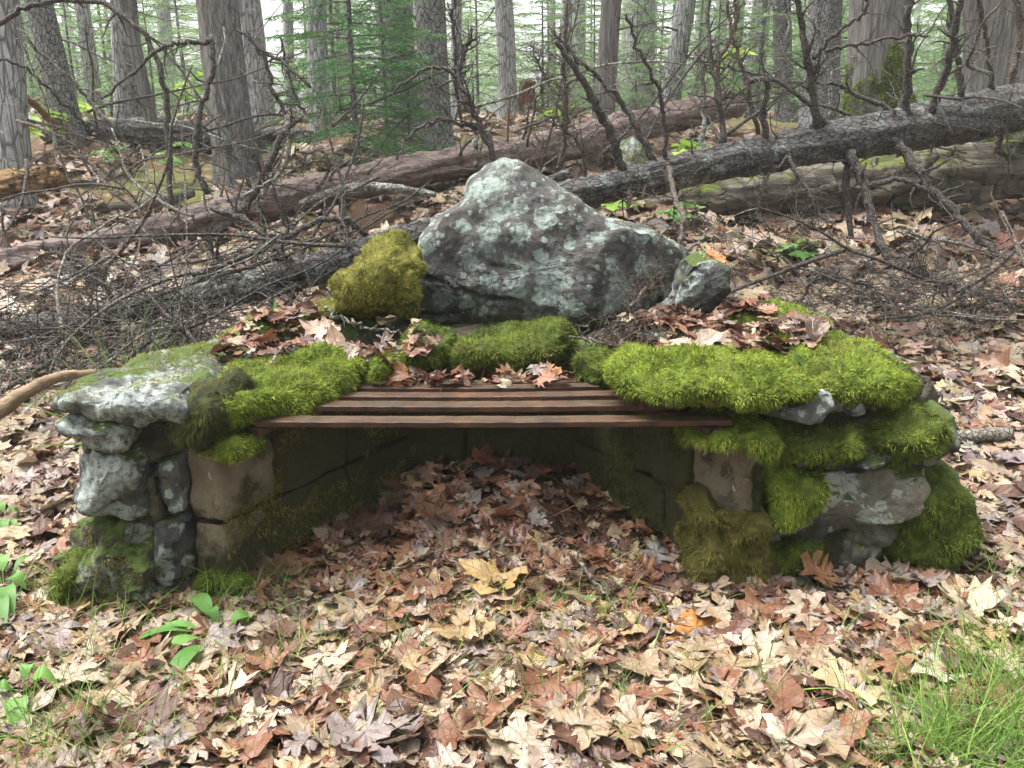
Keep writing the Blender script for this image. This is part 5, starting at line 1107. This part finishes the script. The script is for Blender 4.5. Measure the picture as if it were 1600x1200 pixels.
for (xa, xb, ya, yb, n) in ((0, 1600, 940, 1200, 2600), (450, 1000, 760, 940, 700), (1200, 1600, 450, 900, 500), (0, 120, 620, 940, 300)):
    Pn = gpixs(np.stack([gg.uniform(xa, xb, n), gg.uniform(ya, yb, n)], 1)); Pn = Pn[~inside(Pn, FOOT)]; n = len(Pn); Pn[:, 2] += gg.uniform(.012, .045, n); a = gg.uniform(0, 6.28, n)
    bv, bf, m = blades(Pn, np.stack([np.cos(a), np.sin(a), gg.normal(.03, .12, n)], 1), gg.uniform(.03, .10, n), np.full(n, .0019), gg, .08, 2); mn_.add(bv, bf, np.repeat(gg.random(n), m))
for poly in (TOPL, TOPR, TOPB):
    q = np.array(poly); n = 260; Q = np.stack([gg.uniform(q[:, 0].min(), q[:, 0].max(), n), gg.uniform(q[:, 1].min(), q[:, 1].max(), n), np.zeros(n)], 1); Q = Q[inside(Q, q)]; zz_ = np.array([drop(v[0], v[1])[0] or 9 for v in Q]); Q[:, 2] = zz_+.012; Q = Q[zz_ < .66]; n = len(Q); a = gg.uniform(0, 6.28, n)
    bv, bf, m = blades(Q, np.stack([np.cos(a), np.sin(a), gg.normal(.05, .15, n)], 1), gg.uniform(.03, .09, n), np.full(n, .0018), gg, .08, 2); mn_.add(bv, bf, np.repeat(gg.random(n), m))
o = obj('pine_needles', mn_, NEEDLE_RED, base=(0, 1.8, 0)); o['kind'] = 'stuff'; o['label'] = 'rust coloured fallen needles sprinkled over the leaves'; o['category'] = 'needles'
o = obj('grass', mg_, GRASS, base=(0, 1.8, 0)); o['kind'] = 'stuff'; o['label'] = 'thin green grass blades growing through the leaves'; o['category'] = 'grass'
o = obj('dry_grass', ms_, STRAW, base=(0, 1.8, 0)); o['kind'] = 'stuff'; o['label'] = 'dry straw coloured grass lying over the leaves'; o['category'] = 'grass'

# ------------------------------------------------------------------ broad leaved plants and seedlings
def broad_leaf(base, tip, wd, arch, rnd, stalk=.3):
    base, tip = np.asarray(base, float), np.asarray(tip, float); n = 22; t = np.linspace(0, 1, n); P = base+(tip-base)*t[:, None]; P[:, 2] += arch*np.sin(t*math.pi)
    d_ = tip-base; sd = np.cross(d_, [0, 0, 1.]); sd /= np.linalg.norm(sd)+1e-9; w_ = np.where(t < stalk, .06, np.sin(np.clip((t-stalk)/(1-stalk), 0, 1)**.75*math.pi)**.8)*wd*.5; w_[-1] = .0005; w_ = np.maximum(w_, .0012)
    V = np.concatenate([P-sd*w_[:, None]+np.array([0, 0, .25])*w_[:, None], P, P+sd*w_[:, None]+np.array([0, 0, .25])*w_[:, None]]); F = []
    for k in range(n-1):
        for a in (0, n): F += [[a+k, a+k+1, a+n+k+1], [a+k, a+n+k+1, a+n+k]]
    return V, np.array(F)
def rosette(label, cpx, leaves, z=0., mat=PLANT):
    c = gpix(*cpx); c[2] += .01; e = thing('broadleaf_plant', label, 'plant', c)
    for (tx, ty, h, wd) in leaves:
        q = gpix(tx, ty); q[2] += h; obj('leaf', MB().add(*broad_leaf(c, q, wd, .05, 0), a=gg.random()), mat, e)
rosette('green rosette of long pointed leaves in front of the left pier', (346, 1012), [(300, 960, .05, .045), (408, 990, .03, .05), (195, 1025, .02, .03), (232, 1062, .02, .042), (250, 1108, .02, .045), (230, 1010, .02, .03), (330, 990, .06, .03)])
rosette('green strap leaved plant at the bottom left corner', (38, 1108), [(95, 1092, .04, .05), (30, 1165, .02, .045), (-10, 1120, .03, .04), (60, 1075, .05, .03)])
rosette('pale green oval leaved plant left of the left pier', (8, 935), [(45, 942, .04, .045), (70, 896, .05, .022), (-10, 900, .05, .05), (15, 905, .07, .04), (25, 975, .03, .04), (10, 1000, .02, .035)])
rosette('small green leaves by the litter at the far left', (15, 830), [(34, 820, .03, .03), (10, 862, .03, .03), (0, 815, .04, .03), (30, 860, .02, .03)])
# one broad blade sprouting from the moss on the left pier, behind
c = at(428, 512, 2.84); e = thing('broadleaf_plant', 'single upright green leaf sprouting from the yellow moss strip', 'plant', c); obj('leaf', MB().add(*broad_leaf(c, at(430, 465, 2.84), .05, .0, 0, .0), a=.6), PLANT, e); obj('leaf', MB().add(*broad_leaf(c, at(424, 482, 2.82), .03, .0, 0, .0), a=.3), PLANT, e)
def seedling(label, px, Y, h, n, size, mat=SEEDLING, py=None):
    B = gcol(px, Y); e = thing('maple_seedling', label, 'seedling', B); mbs = MB(); P = twig_path(B, np.array([.05, 0, 1.]), h, 6, .08, gg); mbs.add(*tube(P, np.linspace(.004, .002, 6), 4)); obj('stem', mbs, TWIG_BROWN, e)
    for k in range(n):
        kn, (V, F, U) = VN_[int(gg.integers(0, 6))]; a = k*2.4+gg.normal()*.3; c0 = P[-1-(k % 3)]+np.array([math.cos(a), math.sin(a), .1])*size*.6; Rm = (np.array(Matrix.Rotation(a-math.pi/2, 3, 'Z'))@np.array(Matrix.Rotation(gg.normal(-.3, .25), 3, 'X')))
        obj('leaf', MB().add((V@Rm.T)*size+c0, F, a=gg.random()), mat, e)
seedling('bright green maple seedling behind the boulder\'s right slope', 955, 5.2, .38, 6, .15); seedling('pale green broad leaves low under the propped spruce', 1005, 4.9, .12, 5, .17); seedling('green seedling by the rotten log', 1245, 5.3, .12, 6, .13, PLANT)
seedling('yellow green maple seedling left of the dark straight trunk', 1126, 8.0, .75, 7, .2); seedling('yellow green seedling in front of the peeling snag', 292, 8.6, .55, 7, .2); seedling('yellow green leaves at the upper left behind the tan log end', 70, 7.6, .3, 8, .2); seedling('low green leaves at the far left by the grey trunk', 12, 6.6, .4, 8, .2)
seedling('green seedling among the twigs left of the peeling snag', 272, 7.0, .3, 6, .15, PLANT); seedling('small green seedling in the low brush behind the left pier', 330, 3.4, .12, 5, .08, PLANT); seedling('green sprig on the litter behind the yellow moss', 210, 2.95, .1, 4, .06, PLANT); seedling('yellow green leaves beyond the reddish log above the boulder', 870, 9.5, .25, 8, .22)
seedling('low green leaves beyond the dark leaning trunk', 125, 8.6, .25, 8, .2); seedling('green leaves beside the slim pair of trunks', 165, 7.2, .2, 7, .16, PLANT); seedling('green leaves under the stout speckled trunk', 655, 7.2, .2, 7, .17, PLANT); seedling('yellow green seedling by the reddish log\'s upper end', 1085, 6.6, .3, 7, .16); seedling('green leaves at the rotten log\'s left end', 1060, 5.7, .15, 6, .14, PLANT)
# mossy stone beside the spruce
ms = rock([(968, 262), (978, 222), (990, 210), (1006, 222), (1014, 258), (1000, 275), (975, 276)], 'Y', 5.3, 5.6, p=2.6, amp=.03, freq=6, seed=3.); e = thing('rock', 'grey stone with yellow moss standing behind the propped spruce', 'rock', at(990, 272, 5.45)); obj('rock_face', MB().add(*ms), STONE_PALE, e); moss(ms, MOSS_YELLOW, 1500, (.01, .025), .005, parent=e, name='moss_carpet', under=False, keep=lambda P, N: (P[:, 2] < at(990, 232, 5.3)[2])*1.)

# ------------------------------------------------------------------ mist between the far trunks
def haze():
    V = np.array([[x, y, z] for z in (-2.5, 17.) for y in (-22, 118.) for x in (-120, 120.)], float)
    F = np.array([[0, 2, 3], [0, 3, 1], [4, 5, 7], [4, 7, 6], [0, 1, 5], [0, 5, 4], [2, 6, 7], [2, 7, 3], [0, 4, 6], [0, 6, 2], [1, 3, 7], [1, 7, 5]])
    m = bpy.data.materials.new('mist'); m.use_nodes = True; t = m.node_tree; t.nodes.clear()
    o = t.nodes.new('ShaderNodeOutputMaterial'); v = t.nodes.new('ShaderNodeVolumePrincipled'); t.links.new(v.outputs[0], o.inputs['Volume'])
    v.inputs['Color'].default_value = (.93, .97, .95, 1); v.inputs['Density'].default_value = HAZE; v.inputs['Anisotropy'].default_value = .2
    h = obj('haze', MB().add(V, F), m, base=(0, 0, 0), smooth=False); h['kind'] = 'stuff'
HAZE = .0023
haze()
